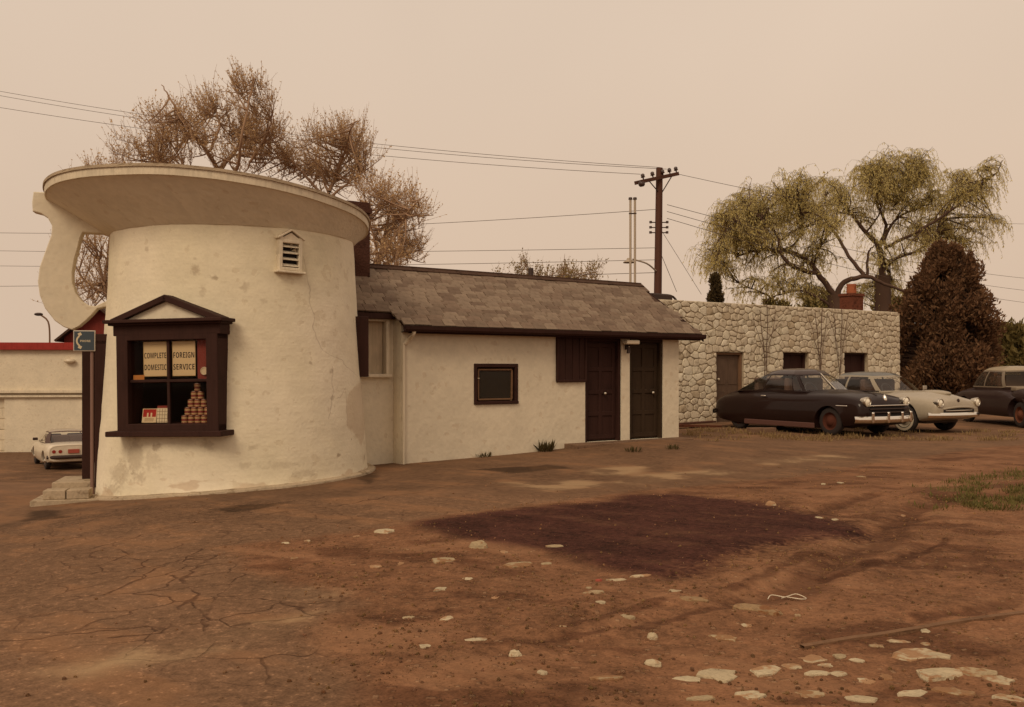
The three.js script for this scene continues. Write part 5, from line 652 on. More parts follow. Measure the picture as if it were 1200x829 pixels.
growTree({ ...budding, seed: 14, depth: 34, name: 'budding_tree', label: 'small budding tree seen through and above the cup handle', 
  limbs: [limb(([a, b]) => [a, b], 0.16, 0.09, [128, 430], [127, 370], [122, 330]), limb(([a, b]) => [a, b], 0.08, 0.012, [122, 335], [106, 280], [97, 220], [92, 178]), limb(([a, b]) => [a, b], 0.08, 0.012, [122, 330], [128, 260], [135, 200], [140, 172]), limb(([a, b]) => [a, b], 0.07, 0.012, [124, 345], [104, 330], [92, 300])],
  clusters: [[100, 195, 16, 16, 8], [138, 190, 15, 18, 7], [118, 240, 30, 30, 14], [103, 290, 22, 25, 16], [104, 325, 20, 25, 16], [130, 300, 30, 30, 10], [100, 350, 18, 15, 8]] });
growTree({ ...budding, seed: 15, depth: 46, twigs: 9, leaves: 6, leafL: 0.09, subR: 0.025, leafMats: [leafMat(0.27, 0.19, 0.075), leafMat(0.33, 0.24, 0.1)], name: 'budding_tree', label: 'far sparse tree top showing above the shed ridge', 
  limbs: [limb(([a, b]) => [a, b], 0.2, 0.12, [650, 420], [650, 380], [650, 355]), limb(([a, b]) => [a, b], 0.08, 0.012, [650, 360], [625, 330], [612, 302]), limb(([a, b]) => [a, b], 0.08, 0.012, [650, 360], [658, 330], [660, 302]), limb(([a, b]) => [a, b], 0.08, 0.012, [650, 360], [680, 330], [692, 310]), limb(([a, b]) => [a, b], 0.08, 0.012, [650, 365], [610, 345], [590, 325])],
  clusters: [[613, 315, 11, 12, 9], [622, 328, 16, 12, 9], [643, 318, 6, 14, 6], [660, 315, 11, 15, 10], [672, 325, 14, 10, 8], [691, 320, 9, 11, 7], [595, 330, 14, 6, 6], [650, 335, 40, 10, 12]] });
// willows: arching limbs, hanging yellow-green strands
const wBark = barkMat(0.085, 0.045, 0.028), wLeaf = [leafMat(0.7, 0.58, 0.23, 0.55), leafMat(0.8, 0.69, 0.32, 0.55)];
const willow = { bark: wBark, leafMats: wLeaf, hang: true, dense: 1.4, swell: 1.4, thin: 0.55, twigs: 14, twigLen: 1.25, leaves: 16, leafL: 0.105, leafW: 0.13, twigR: 0.006, subR: 0.04, spread: 4.5, depth: 43 };
growTree({ ...willow, seed: 21, name: 'willow_tree', label: 'broad leaning willow with drooping strands behind the stone building', 
  limbs: [limb(Z4, 0.42, 0.34, [590, 900], [585, 720], [580, 632]), limb(Z4, 0.26, 0.07, [580, 640], [530, 572], [470, 502], [400, 468], [340, 462], [270, 470], [200, 492]), limb(Z4, 0.2, 0.06, [515, 552], [450, 545], [385, 520], [355, 480], [345, 420], [300, 370], [250, 330]), limb(Z4, 0.26, 0.1, [585, 640], [612, 588], [660, 570], [712, 566], [752, 588], [850, 622]), limb(Z4, 0.17, 0.04, [692, 562], [660, 480], [630, 380], [560, 326], [490, 300], [440, 250]), limb(Z4, 0.13, 0.03, [702, 562], [704, 470], [722, 448]), limb(Z4, 0.11, 0.03, [400, 468], [440, 400], [410, 330], [350, 260]), limb(Z4, 0.12, 0.03, [582, 690], [500, 640], [430, 622], [350, 640], [290, 672]), limb(Z4, 0.08, 0.02, [280, 470], [230, 420], [160, 380], [120, 360]), limb(Z4, 0.07, 0.02, [330, 640], [250, 590], [200, 560]), limb(Z4, 0.09, 0.02, [500, 520], [500, 460], [550, 430]), limb(Z4, 0.08, 0.02, [360, 480], [300, 440], [230, 400])],
  clusters: [[300, 230, 70, 40, 11], [230, 290, 70, 50, 12], [370, 240, 60, 45, 10], [310, 330, 80, 50, 11], [170, 340, 50, 50, 9], [120, 400, 40, 50, 8], [95, 470, 25, 50, 6], [200, 420, 60, 50, 8], [280, 420, 60, 40, 6], [420, 340, 50, 40, 7], [410, 420, 50, 40, 5], [480, 400, 40, 40, 5], [540, 480, 40, 60, 6], [500, 240, 60, 50, 9], [560, 280, 50, 40, 6], [150, 320, 40, 30, 5], [450, 210, 45, 35, 7], [380, 590, 90, 40, 8], [500, 600, 60, 50, 7], [230, 260, 50, 30, 6], [330, 280, 90, 60, 7], [200, 480, 80, 60, 5], [300, 520, 90, 50, 5], [400, 500, 80, 60, 4], [130, 480, 50, 60, 5], [450, 300, 80, 60, 5], [560, 380, 60, 60, 4], [350, 400, 90, 60, 5], [250, 600, 80, 40, 5], [90, 540, 30, 50, 4]].map(clus(Z4, 3.243)) });
growTree({ ...willow, seed: 22, depth: 45.5, name: 'willow_tree', label: 'taller upright willow at right with yellow-green crown', 
  limbs: [limb(Z4, 0.44, 0.36, [765, 900], [762, 700], [762, 560]), limb(Z4, 0.3, 0.06, [762, 570], [745, 450], [700, 400], [650, 338], [600, 282]), limb(Z4, 0.18, 0.04, [748, 460], [790, 362], [772, 262], [790, 200], [780, 150]), limb(Z4, 0.15, 0.03, [760, 440], [805, 350], [900, 300], [940, 245]), limb(Z4, 0.16, 0.03, [768, 535], [800, 502], [880, 470], [940, 412], [962, 360], [990, 320]), limb(Z4, 0.15, 0.03, [768, 455], [850, 410], [960, 330], [1060, 240], [1110, 205], [1130, 160]), limb(Z4, 0.13, 0.05, [960, 620], [975, 470], [1005, 395], [1050, 270], [1090, 210]), limb(Z4, 0.09, 0.02, [700, 395], [740, 320], [700, 240], [690, 180]), limb(Z4, 0.08, 0.02, [800, 300], [830, 250], [870, 180]), limb(Z4, 0.08, 0.02, [950, 400], [1030, 400], [1090, 430]), limb(Z4, 0.08, 0.02, [640, 330], [580, 290], [590, 220])],
  clusters: [[800, 130, 80, 35, 12], [870, 150, 50, 45, 9], [740, 150, 60, 40, 10], [680, 190, 60, 45, 10], [620, 200, 50, 40, 7], [800, 200, 80, 45, 11], [740, 250, 70, 40, 7], [850, 240, 50, 40, 6], [900, 300, 50, 40, 6], [980, 290, 50, 35, 7], [950, 360, 50, 40, 6], [1100, 160, 45, 30, 8], [1060, 190, 35, 30, 4], [1040, 360, 60, 40, 7], [1090, 420, 60, 45, 7], [1140, 460, 40, 40, 4], [880, 400, 70, 50, 6], [820, 480, 60, 50, 5], [560, 250, 50, 40, 6], [830, 600, 70, 50, 7], [700, 620, 60, 40, 6], [1010, 270, 40, 30, 5], [700, 320, 80, 60, 5], [820, 320, 80, 60, 5], [900, 220, 60, 50, 6], [940, 260, 60, 50, 5], [1000, 400, 70, 60, 5], [1060, 300, 60, 50, 5], [760, 200, 90, 60, 7], [640, 260, 60, 50, 5], [860, 480, 70, 60, 4], [680, 480, 60, 60, 4], [1120, 400, 60, 60, 4]].map(clus(Z4, 3.243)) });
// evergreens: dense upward sprays over a pointed form
function evergreen(name, label, px, topY, halfPx, depth, seed, mats, count, shape, sprayL) {
  const R = rngOf(seed), b = at(px, HZ, depth), O = V(b.x, gh(b.x, b.z), b.z), top = EYE + (HZ - topY) / FOCAL * depth, H = top - O.y, W = halfPx * depth / FOCAL, leaf = [new Mesher(), new Mesher()], wd = new Mesher(), g = base(name, O); tag(g, label, 'tree');
  wd.tube([O.clone(), O.clone().add(V(0.05, H * 0.5, 0)), O.clone().add(V(0, H * 0.95, 0))], 0.16, 0.02, 8);
  const clumps = []; for (let k = 0; k < 260; k++) { const f = 0.03 + 0.95 * Math.pow(R(), 1.05), t = R() * 6.2832, lean = 1 + 0.3 * Math.sin(3 * t + f * 9 + seed), rr = shape(f) * W * lean * (0.45 + 0.5 * Math.sqrt(R())); clumps.push([V(O.x + Math.cos(t) * rr, O.y + f * H * 0.97, O.z + Math.sin(t) * rr), W * (0.12 + 0.2 * R()) * (0.45 + 0.55 * shape(f)), t]); }
  for (let k = 0; k < count; k++) { const [c, cr2, t] = clumps[Math.floor(R() * clumps.length)], q = rdir(R).multiplyScalar(cr2 * Math.cbrt(R())), p = V(c.x + q.x, c.y + q.y * 1.4, c.z + q.z);
    const d = V(Math.cos(t) * 0.5, 0.9, Math.sin(t) * 0.5).add(rdir(R).multiplyScalar(0.95)).normalize(), u = d.clone().cross(rdir(R)).normalize(), l = sprayL * (0.5 + R()); leaf[R() < 0.65 ? 0 : 1].leaf(p, d, u, l, l * 0.2); if (k % 9 === 0) wd.tube([V(O.x, p.y - 0.2, O.z), p], 0.016, 0.005, 3); }
  put('trunk', wd.geo(O), wBark, g); const cr = put('crown', leaf[0].geo(O), mats[0], g); put('lighter_sprays', leaf[1].geo(O), mats[1], cr);
}
const eg = [leafMat(0.15, 0.075, 0.037), leafMat(0.22, 0.12, 0.06)];
evergreen('juniper_tree', 'large dark brownish evergreen at right of the stone building', 1109, 282, 57, 38, 31, eg, 80000, f => f < 0.1 ? 0.7 + f * 2 : f < 0.5 ? 0.92 : 0.92 * Math.pow(Math.max(0, (1 - f) / 0.5), 0.75) + 0.05, 0.16);
evergreen('juniper_tree', 'small dark cone-shaped evergreen behind left end of the stone wall', 838, 316, 17, 41, 32, [leafMat(0.09, 0.06, 0.026), leafMat(0.13, 0.09, 0.036)], 16000, f => Math.pow(1 - f, 0.8) * 1.5 * (f < 0.1 ? 0.8 : 1) * 0.8 + 0.04, 0.15);
// bushes that close the view behind the lot
for (const [px, topY, half, d, seed, label] of [[1192, 382, 36, 42, 54, 'low brown shrub mass beyond the wrecked car at right edge'], [905, 352, 34, 49, 51, 'olive shrub mass behind left part of the stone building'], [960, 340, 30, 52, 52, 'olive shrub mass behind middle of the stone building'], [1045, 345, 30, 50, 53, 'olive shrub mass behind right end of the stone building']]) { evergreen('tall_shrub', label, px, topY, half, d, seed, [leafMat(0.2, 0.15, 0.05), leafMat(0.26, 0.2, 0.07)], 9000, f => Math.sqrt(Math.max(0, 1 - (f * 1.02 - 0.3) ** 2 * 1.7)) * 0.95, 0.3); }
// far wood that closes the view behind the lot and to the right
{ const R = rngOf(71), m = new Mesher(); for (let k = 0; k < 26000; k++) { const x = -10 + 120 * R(), hh = 2.4 + 3.2 * fbm(x * 0.16, 3, 3) + 1.2 * fbm(x * 0.9, 8, 2), z = -78 - 14 * R() + 18 * sst(30, 100, x), y = gh(x, z) + hh * Math.sqrt(R()), d = rdir(R), u = d.clone().cross(rdir(R)).normalize(), l = 0.35 + 0.4 * R(); m.leaf(V(x, y, z), d, u, l, l * 0.32); }
  const o = put('distant_wood', m.geo(V(0, 0, 0)), leafMat(0.3, 0.22, 0.1)); o.userData = { kind: 'stuff', label: 'distant low brown-green wood beyond the lot', category: 'wood' }; }
// ---------------------------------------------------------------- utility pole, wires, vent stacks
const PD = 34, poleFoot = at(769, HZ, PD); 
const wireEnds = {};
{
  const O = V(poleFoot.x, gh(poleFoot.x, poleFoot.z), poleFoot.z), topY = EYE + (HZ - 197) / FOCAL * PD - O.y, p = base('utility_pole', O); tag(p, 'tall brown wooden utility pole with slanted crossarm behind the shed', 'utility pole');
  put('pole_shaft', rod(V(0, -0.3, 0), V(0.12, topY, 0), 0.165, 14, 0.12), M.pole, p);
  const lean = y => 0.12 * y / topY, armDir = V(0.80, 0.0, -0.6).normalize();
  const armY = topY - 0.38, A = y => V(lean(y), y, 0.16);
  const arm = put('crossarm', boxUV(merge([rbox(1.95, 0.13, 0.11, 0, 0, 0), rbox(1.95, 0.13, 0.11, 0, 0, -0.3)])), M.pole, p); arm.position.copy(A(armY)); arm.rotation.set(0, Math.atan2(0.6, 0.8), 0.27, 'YXZ');
  put('brace', merge([rod(V(-0.6, -0.04, 0.02), V(0, -0.6, -0.12), 0.02), rod(V(0.6, -0.04, 0.02), V(0, -0.6, -0.12), 0.02)]), M.iron, arm);
  for (const x of [-0.88, -0.35, 0.18, 0.55, 0.9]) put('insulator', new THREE.LatheGeometry([[0.02, 0], [0.03, 0.06], [0.085, 0.07], [0.06, 0.12], [0.08, 0.14], [0.045, 0.2], [0.001, 0.21]].map(q => new THREE.Vector2(...q)), 12).translate(x, 0.06, x < -0.8 ? 0.03 : 0), M.insulator, arm);
  put('end_insulator', merge([0, 1, 2].map(k => new THREE.SphereGeometry(0.1, 12, 8).scale(0.6, 1, 1).translate(-0.95 - k * 0.05, -0.08, 0.02))), M.insulator, arm);
  for (const py of [262, 268, 274]) { const y = EYE + (HZ - py * 1.0) / FOCAL * PD - O.y; put('spool', merge([-1, 1].map(s => cyl(0.05, 0.05, 0.08, 10, lean(y) + s * 0.3, y, 0.05).rotateZ(0)).concat([rod(V(lean(y) - 0.32, y + 0.03, 0.05), V(lean(y) + 0.32, y + 0.03, 0.05), 0.02)])), M.insulator, p); }
  const la = put('lamp_arm', tube([V(-0.02, (HZ - 318) / FOCAL * PD + EYE - O.y, 0.1), V(-0.4, (HZ - 311) / FOCAL * PD + EYE - O.y, 0.5), V(-0.95, (HZ - 307) / FOCAL * PD + EYE - O.y, 0.8)], 0.03, 8), M.galv, p); const ly = (HZ - 308) / FOCAL * PD + EYE - O.y;
  put('lamp_head', new THREE.LatheGeometry([[0.001, 0.1], [0.07, 0.09], [0.1, 0.02], [0.2, -0.04], [0.21, -0.08], [0.001, -0.09]].map(q => new THREE.Vector2(...q)), 16).scale(1, 1, 1).translate(-1.08, ly - 0.02, 0.8), M.galv, p); 
  wireEnds.pole = (py, dx = 0, dz = 0) => { const y = EYE + (HZ - py) / FOCAL * PD; return V(O.x + lean(y - O.y) + dx, y, O.z + dz); };
}
function wire(name, label, a, b, sag, r, m = M.wire) { const pts = []; for (let i = 0; i <= 14; i++) { const t = i / 14, p = a.clone().lerp(b, t); p.y -= sag * 4 * t * (1 - t); pts.push(p); } const g = tube(pts, r, 5, 40); g.deleteAttribute('uv'); const o = put(name, g, m); tag(o, label, 'wire'); return o; }
wire('power_line', 'upper of the two close power lines from pole top to upper left', wireEnds.pole(197, 0.0, 0.1), at(-60, 96, 41), 0.45, 0.009);
wire('power_line', 'lower of the two close power lines from pole top to upper left', wireEnds.pole(199, 0.25, 0.1), at(-60, 101, 40), 0.5, 0.009);
wire('power_line', 'third power line running from crossarm left end to upper left', wireEnds.pole(208, -0.75, 0.55), at(-60, 116, 38), 0.4, 0.009);
wire('telephone_line', 'level line meeting pole below the crossarm', wireEnds.pole(246, -0.1, 0.1), at(-60, 272, 44), 0.35, 0.01);
wire('telephone_line', 'level line meeting pole highest of three above the shed ridge', wireEnds.pole(291, -0.1, 0.1), at(-60, 293, 48), 0.15, 0.01);
wire('telephone_line', 'level line meeting pole beside the lamp arm', wireEnds.pole(305, -0.1, 0.1), at(-60, 311, 48), 0.15, 0.01);
wire('telephone_line', 'level line meeting pole just above the shed ridge', wireEnds.pole(320, -0.1, 0.1), at(-60, 336, 48), 0.1, 0.011);
wire('power_line', 'right-going power line from right end of the crossarm', wireEnds.pole(201, 0.8, -0.5), at(1250, 262, 60), 0.6, 0.009);
wire('telephone_line', 'right-going line from the top spool on pole', wireEnds.pole(240, 0.3, 0), at(1250, 330, 60), 0.5, 0.01);
wire('telephone_line', 'right-going line from the middle spool on pole', wireEnds.pole(248, 0.3, 0), at(1250, 345, 60), 0.5, 0.01);
wire('telephone_line', 'right-going line from the lowest spool on pole', wireEnds.pole(256, 0.3, 0), at(1250, 360, 60), 0.5, 0.01);
wire('guy_wire', 'long slanting guy wire from mid pole to right', wireEnds.pole(270, 0.1, 0), at(822, 345, 38), 0.0, 0.008);
wire('guy_wire', 'short slanting guy wire low on the pole', wireEnds.pole(298, 0.1, 0), at(793, 342, 36), 0.0, 0.01);
{ const w = at(741.5, HZ, 27), s = base('vent_stack', V(w.x, gh(w.x, w.z), w.z)); tag(s, 'pair of tall thin pale pipes rising behind the shed roof', 'pipes'); const t = EYE + (HZ - 234) / FOCAL * 27 - s.position.y;
  for (const x of [-0.065, 0.065]) { put('pipe', cyl(0.034, 0.034, t, 10, x, 0, 0), M.galv, s); put('cap', merge([cyl(0.06, 0.05, 0.06, 12, x, t, 0)]), M.iron, s); } put('clamp', merge([rbox(0.22, 0.03, 0.09, 0, t - 0.4, 0), rbox(0.22, 0.03, 0.09, 0, 3.6, 0)]), M.iron, s); }

// ---------------------------------------------------------------- left background
{ const p = at(60, HZ, 46), y0 = gh(p.x, p.z), g = base('garage_building', V(p.x, y0, p.z), 0.1); tag(g, 'low white building with red fascia at left behind the white car', 'building'); const top = EYE + (HZ - 402) / FOCAL * 46 - y0;
  put('wall', boxUV(extr(polyShape(rectPts(-9, 6, -0.5, top - 0.35), [rectPts(-5.5, -2.2, 0.0, 2.6)]), 0.3).translate(0, 0, -0.3)), M.plaster, g); put('wall', boxUV(box(0.3, top + 0.1, 8, 5.85, top / 2 - 0.3, -4.31)), M.plaster, g); put('wall', boxUV(box(0.3, top + 0.1, 8, -8.85, top / 2 - 0.3, -4.31)), M.plaster, g);
  put('red_fascia', boxUV(rbox(15.3, 0.36, 0.5, -1.5, top - 0.17, 0.0)), wood(0.33, 0.04, 0.03, 0.6), g); put('roof', boxUV(box(15.2, 0.1, 8.5, -1.5, top - 0.1, -4.2)), M.tar, g); put('ledge', boxUV(merge([rbox(15, 0.14, 0.24, -1.5, 2.95, 0.1), rbox(15, 0.1, 0.16, -1.5, 2.72, 0.07)])), M.whiteTrim, g);
  const d = put('garage_door', boxUV(box(3.4, 2.62, 0.04, -3.85, 1.3, -0.2)), M.whiteTrim, g); for (let i = 0; i < 5; i++) put('door_panel', boxUV(rbox(3.3, 0.46, 0.05, -3.85, 0.3 + i * 0.52, -0.17), i), M.whiteTrim, d);
  put('wall_light', merge([new THREE.SphereGeometry(0.2, 14, 10).scale(1.4, 0.6, 0.7).translate(0.9, 4.45, 0.14)]), M.ceramic, g); }
{ const p = at(118, HZ, 56), y0 = gh(p.x, p.z), g = base('red_barn', V(p.x, y0, p.z), 0.15); tag(g, 'dark red gabled barn between handle and phone sign', 'building'); const ap = EYE + (HZ - 362) / FOCAL * 56 - y0, ev2 = EYE + (HZ - 396) / FOCAL * 56 - y0;
  const redW = wood(0.2, 0.035, 0.025, 0.8); put('gable_wall', boxUV(extr(polyShape([[-2, -0.3], [2, -0.3], [2, ev2], [0, ap - 0.1], [-2, ev2]]), 0.2)), redW, g); put('side_wall', boxUV(merge([box(0.2, ev2, 8, 1.9, ev2 / 2, -4.01), box(0.2, ev2, 8, -1.9, ev2 / 2, -4.01)])), redW, g);
  for (const s of [-1, 1]) { const l = Math.hypot(2.4, ap - ev2 + 0.3), a = Math.atan2(ap - ev2 + 0.3, 2.4); put('roof_slope', boxUV(box(l, 0.12, 8.8, 0, 0, 0).rotateZ(-s * a).translate(s * 1.2, (ap + ev2 - 0.3) / 2 + 0.08, -3.7)), M.roofDeck, g); } }
{ const p = at(57, HZ, 50), y0 = gh(p.x, p.z), l = base('street_lamp', V(p.x, y0, p.z)); tag(l, 'thin street lamp with curved arm above the red fascia', 'street lamp'); const h = EYE + (HZ - 374) / FOCAL * 50 - y0; put('post', tube([V(0, 0, 0), V(0, h * 0.5, 0), V(0, h - 0.3, 0), V(-0.12, h - 0.02, 0), V(-0.45, h + 0.22, 0)], 0.045, 8, 40), M.weathered, l); put('lamp_head', new THREE.SphereGeometry(0.16, 14, 10).scale(1.5, 0.55, 0.8).translate(-0.55, h + 0.25, 0), M.iron, l); }

// ---------------------------------------------------------------- stones, slabs, weeds, litter on the lot
function rockGeo(w, d, h, seed, slab) {
  const R = rngOf(seed), n = 9 + seed % 4, pos = [], idx = [], prof = slab ? [[1.0, -0.9], [1.02, 0.3], [0.99, 0.82], [0.93, 0.98], [0.5, 1.0]] : [[0.95, -0.5], [1.0, 0.15], [0.9, 0.55], [0.65, 0.88], [0.3, 1.0]], out = [];
  for (let k = 0; k < n; k++) { const t = k / n * 6.2832; out.push(0.6 + 0.42 * R() + 0.14 * Math.sin(2 * t + seed)); }
  const tx = (R() - 0.5) * 0.5 * (slab ? 0.7 : 1), tz = (R() - 0.5) * 0.5;
  for (const [r, y] of prof) for (let k = 0; k < n; k++) { const t = k / n * 6.2832, q = r * out[k] * (0.95 + 0.1 * R()), x = Math.cos(t) * q * w / 2, z = Math.sin(t) * q * d / 2; pos.push(x, h * (y + (y > 0 ? (tx * Math.cos(t) + tz * Math.sin(t)) * q * 0.6 + (R() - 0.5) * 0.16 : 0)), z); }
  pos.push(0, h * (0.98 + 0.06 * R()), 0); const m = prof.length;
  for (let j = 0; j + 1 < m; j++) for (let k = 0; k < n; k++) { const a = j * n + k, b = j * n + (k + 1) % n; idx.push(a, a + n, b + n, a, b + n, b); } for (let k = 0; k < n; k++) idx.push((m - 1) * n + k, m * n, (m - 1) * n + (k + 1) % n);
  const g = new THREE.BufferGeometry(); g.setAttribute('position', new THREE.Float32BufferAttribute(pos, 3)); g.setIndex(idx); return boxUV(toCreasedNormals(g, 0.4), seed * 0.31);
}
let rockSeed = 900;
function rock(px, py, w, hpx, label, group, o = {}) {
  const [x, z] = gp(px, py + hpx * 0.3), d = -z, W = w * d / FOCAL, Dp = Math.min(W * 1.6, Math.max(W * 0.45, hpx * d / FOCAL * (o.lump ? 1.2 : d / EYE * 0.8))), h = o.lump ? hpx * d / FOCAL * 0.75 : Math.max(0.012, Math.min(0.05, W * 0.09)) * (o.h || 1); rockSeed++;
  const m = put(o.lump ? 'stone' : 'stone_slab', rockGeo(W * 1.12, Dp, h, rockSeed, !o.lump), M.lime[o.m ?? rockSeed % 3]); m.position.set(x, gy(x, z) - h * (o.lump ? 0.2 : 0.42), z); m.rotation.y = o.turn ?? (h2(rockSeed, 3) - 0.5) * 0.8; tag(m, label, 'stone', group); m.userData.kind = 'thing'; return m;
}
// singled out
rock(561, 639, 26, 13, 'pale rough lump of stone at lower left edge of the dark patch', undefined, { lump: true }); rock(903, 590, 13, 8, 'lone white stone on upper right edge of the dark patch', undefined, { lump: true, m: 2 });
rock(764, 745, 17, 11, 'rounded pale stone, farther of the two lumps right of centre foreground', undefined, { lump: true }); rock(765, 774, 22, 11, 'white angular stone, nearer of the two lumps right of centre foreground', undefined, { lump: true, m: 2 });
rock(603, 767, 19, 11, 'pale angular stone alone on the dirt in bottom centre', undefined, { lump: true }); rock(885, 711, 58, 13, 'long tilted grey-brown slab lying alone right of centre', undefined, { m: 3, turn: -0.5, h: 1.3 }); rock(606, 659, 38, 9, 'flat broken slab just below lower edge of the dark patch', undefined, { m: 1 }); rock(519, 655, 30, 9, 'flat tan slab left of the rough lump below the dark patch', undefined, { m: 1 });
rock(1077, 763, 73, 16, 'longest pale slab among the limestone pieces at bottom right', undefined, { m: 0, turn: -0.15 }); rock(845, 786, 56, 17, 'broad pale slab at left end of the limestone row', undefined, { m: 0 }); rock(849, 745, 38, 8, 'thin pale slab above left end of the limestone row', undefined, { m: 1, turn: -0.2 }); rock(814, 704, 36, 8, 'thin buried slab left of the long grey-brown slab', undefined, { m: 3 });
rock(558, 749, 27, 6, 'thin white sliver of stone in bottom centre dirt', undefined, { m: 2, turn: 0.1 });
for (const a of [[896, 780, 40, 16], [952, 767, 36, 11], [984, 766, 18, 7], [1004, 771, 18, 6], [1055, 749, 26, 6], [1028, 754, 16, 6], [957, 786, 27, 9], [983, 785, 22, 9], [1039, 789, 18, 8], [1015, 793, 20, 8], [1102, 786, 58, 17], [1146, 784, 40, 16], [807, 791, 32, 11], [928, 779, 24, 8], [1084, 752, 14, 5], [968, 776, 20, 6], [1170, 792, 34, 14], [1120, 806, 44, 14], [1070, 806, 36, 12], [1010, 812, 40, 12], [950, 808, 44, 13], [880, 812, 38, 12], [1180, 815, 40, 14], [820, 815, 34, 10]]) rock(...a, 'pale limestone piece set flush in the dirt at bottom right', 'limestone pieces along bottom right');
for (const a of [[440, 663, 15, 5], [516, 690, 18, 6], [478, 720, 18, 6], [524, 722, 18, 6], [635, 789, 13, 6], [709, 792, 40, 7], [751, 674, 25, 4], [724, 679, 22, 4], [650, 641, 22, 4], [590, 646, 11, 3], [704, 706, 13, 5], [789, 694, 13, 5], [548, 679, 11, 4], [498, 757, 14, 6], [697, 694, 29, 6], [450, 623, 25, 5], [418, 628, 10, 3], [735, 724, 22, 5], [875, 729, 14, 5], [791, 694, 14, 5], [640, 660, 12, 4], [580, 700, 10, 4], [470, 660, 10, 4], [660, 735, 12, 4], [335, 636, 10, 3], [360, 633, 8, 3], [345, 655, 9, 3], [985, 565, 8, 3], [965, 566, 7, 3], [1010, 558, 9, 4], [960, 608, 10, 3], [978, 609, 8, 3], [935, 718, 8, 4], [1085, 738, 12, 5], [1058, 600, 9, 4], [690, 688, 8, 3]]) rock(...a, 'small flat pale stone chip scattered on the dirt', 'stone chips scattered over the dirt');
{ // loose gravel over the earth: too fine to count
  const g = rockGeo(1, 0.9, 0.6, 4242, false); const spots = []; const R = rngOf(99); while (spots.length < 9000) { const d = 4 + 12 * Math.pow(R(), 1.3), x = (R() * 2 - 1) * d * 0.62, z = -d; const k = inside(dirtArea, x, z, 0.5) * (1 - 0.85 * inside(darkArea, x, z, 0.2)); if (R() > k * (0.12 + 1.3 * Math.max(0, fbm(x * 1.5, z * 1.5, 3) - 0.42)) + 0.012) continue; spots.push([x, z]); }
  const im = new THREE.InstancedMesh(g, M.lime[3], spots.length), m = new THREE.Matrix4(), c = new THREE.Color(); spots.forEach(([x, z], i) => { const s = 0.004 + 0.016 * Math.pow(R(), 4); m.compose(V(x, gy(x, z) + s * 0.05, z), new THREE.Quaternion().setFromEuler(new THREE.Euler(R() * 0.6, R() * 6.28, R() * 0.6)), V(s * 1.6, s * 1.2, s * 1.6)); im.setMatrixAt(i, m); const k = 0.75 + 0.85 * R(); im.setColorAt(i, c.setRGB(k, k * (0.82 + 0.16 * R()), k * (0.75 + 0.2 * R()))); });
  im.name = 'gravel'; im.castShadow = im.receiveShadow = true; im.userData = { kind: 'stuff', label: 'loose brown gravel strewn over the dirt lot', category: 'gravel' }; scene.add(im); }
{ const a = groundPoint(940, 758), b = groundPoint(1230, 714), pts = []; for (let i = 0; i <= 16; i++) { const q = a.clone().lerp(b, i / 16); q.y = 0; pts.push(q); } pts.forEach((q, i) => { let h = 0; for (let k = -2; k <= 2; k++) { const w = pts[Math.min(16, Math.max(0, i + k))]; h += gy(w.x, w.z); } q.y = h / 5 + 0.006; }); const n = V(b.z - a.z, 0, a.x - b.x).normalize(), pos = [], idx = []; pts.forEach(q => { for (const [u, v] of [[-0.02, -0.02], [-0.02, 0.008], [0.02, 0.01], [0.02, -0.02]]) pos.push(q.x + n.x * u, q.y + v, q.z + n.z * u); }); for (let i = 0; i < 16; i++) for (let k = 0; k < 4; k++) { const p = i * 4 + k, r = i * 4 + (k + 1) % 4; idx.push(p, r, r + 4, p, r + 4, p + 4); } const g = new THREE.BufferGeometry(); g.setAttribute('position', new THREE.Float32BufferAttribute(pos, 3)); g.setIndex(idx); const o = put('wooden_strip', boxUV(toCreasedNormals(g, 0.4)), M.weathered); tag(o, 'long thin wooden strip lying in the dirt at lower right', 'wood strip'); }
{ const p = groundPoint(920, 700), y = gy(p.x, p.z) + 0.012; const pts = [[-0.13, 0, 0.03], [-0.08, 0.01, -0.05], [0, 0.0, -0.04], [0.03, 0.012, 0.03], [0.1, 0.008, 0.06], [0.15, 0, 0], [0.1, 0.015, -0.06], [0.03, 0.01, -0.02], [-0.04, 0.012, 0.05]].map(q => V(...q)); const g = tube(pts, 0.004, 6, 60); g.deleteAttribute('uv'); const o = put('wire_loop', g, M.ceramic); o.position.set(p.x, y, p.z); tag(o, 'pale looped bit of cord lying on the dirt', 'cord'); }
{ const p = groundPoint(702, 682), o = put('litter_scrap', rockGeo(0.05, 0.035, 0.012, 77, true), mat(0.36, 0.08, 0.05, 0.8)); o.position.set(p.x, gy(p.x, p.z) + 0.004, p.z); tag(o, 'small red scrap of litter among the stone chips', 'litter'); }
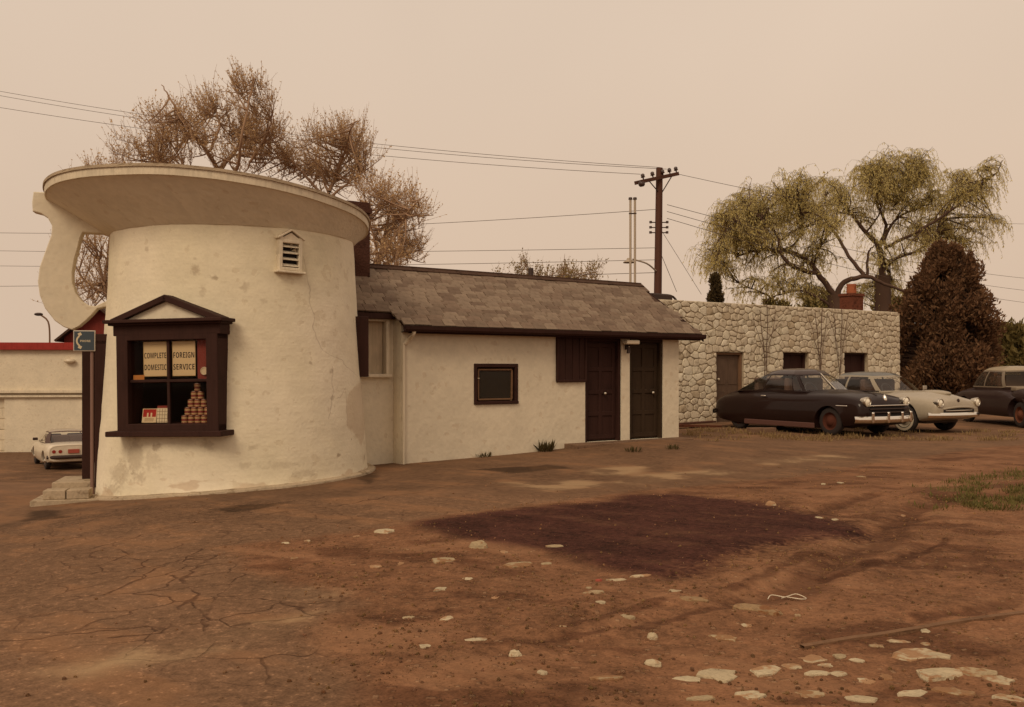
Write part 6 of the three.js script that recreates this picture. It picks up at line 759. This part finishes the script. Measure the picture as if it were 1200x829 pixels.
// weeds and grass
function blades(list, seed) { const R = rngOf(seed), m = new Mesher(); for (const [x, z, n, rad, h] of list) for (let k = 0; k < n; k++) { const t = R() * 6.283, r = rad * Math.sqrt(R()), bx = x + Math.cos(t) * r, bz = z + Math.sin(t) * r, d = V(Math.cos(t) * 0.4, 1, Math.sin(t) * 0.4).add(rdir(R).multiplyScalar(0.5)).normalize(), u = V(-d.z, 0, d.x).add(rdir(R).multiplyScalar(0.3)).normalize(), l = h * (0.4 + 0.8 * R()); m.leaf(V(bx, gy(bx, bz) - 0.01, bz), d, u, l, l * (0.07 + 0.05 * R())); } return m; }
const grassM = leafMat(0.16, 0.135, 0.042), weedM = leafMat(0.1, 0.075, 0.03), dryM = leafMat(0.3, 0.2, 0.09);
{ const R = rngOf(61), l = []; for (let k = 0; k < 900; k++) { const px = 1075 + R() * 190, py = 552 + R() * 50, [x, z] = gp(px, py); const a = inside(grassArea, x, z, 0.5); if (R() < a * sst(0.42, 0.58, fbm(x * 3, z * 3, 3))) l.push([x, z, 16, 0.12, 0.08]); } const g = put('grass', blades(l, 62).geo(V(0, 0, 0)), grassM); g.userData = { kind: 'stuff', label: 'patchy short grass on the dirt bank at right', category: 'grass' }; }
{ const R = rngOf(63), l = []; for (let k = 0; k < 420; k++) { const px = 805 + R() * 390, py = 504 + R() * 14, [x, z] = gp(px, py); if (fbm(x * 1.4, z * 1.4, 3) > 0.5) l.push([x, z, 14, 0.16, 0.12]); } const g = put('grass', blades(l, 64).geo(V(0, 0, 0)), dryM); g.userData = { kind: 'stuff', label: 'dry grass growing along the front of the parked cars', category: 'grass' }; }
for (const [px, py, h, n, label] of [[640, 529, 0.22, 110, 'leafy weed at foot of the shed wall beside the doorstep'], [567, 536, 0.12, 60, 'small weed at foot of the shed wall below the window'], [742, 529, 0.12, 70, 'weed tuft in front of the doorstep between the doors'], [788, 526, 0.11, 60, 'weed tuft at right end of the doorstep']]) { const [x, z] = gp(px, py), O = V(x, gh(x, z), z), g = put('weed', blades([[x, z, n, 0.14, h]], px).geo(O), weedM); g.position.copy(O); tag(g, label, 'weed'); }
// blocks under the dark car's sill
{ const R = rngOf(8); for (const [px, w, label] of [[886, 0.42, 'left one of two pale blocks on ground under the black car'], [900, 0.38, 'right one of two pale blocks on ground under the black car']]) { const p = groundPoint(px, 509); const o = put('concrete_block', boxUV(rbox(w, 0.16, 0.2, 0, 0.08, 0, 0.015)), M.oldConcrete); o.position.set(p.x, gy(p.x, p.z), p.z); o.rotation.y = 0.2 + R() * 0.3; tag(o, label, 'block'); } }
renderer.render(scene, camera);
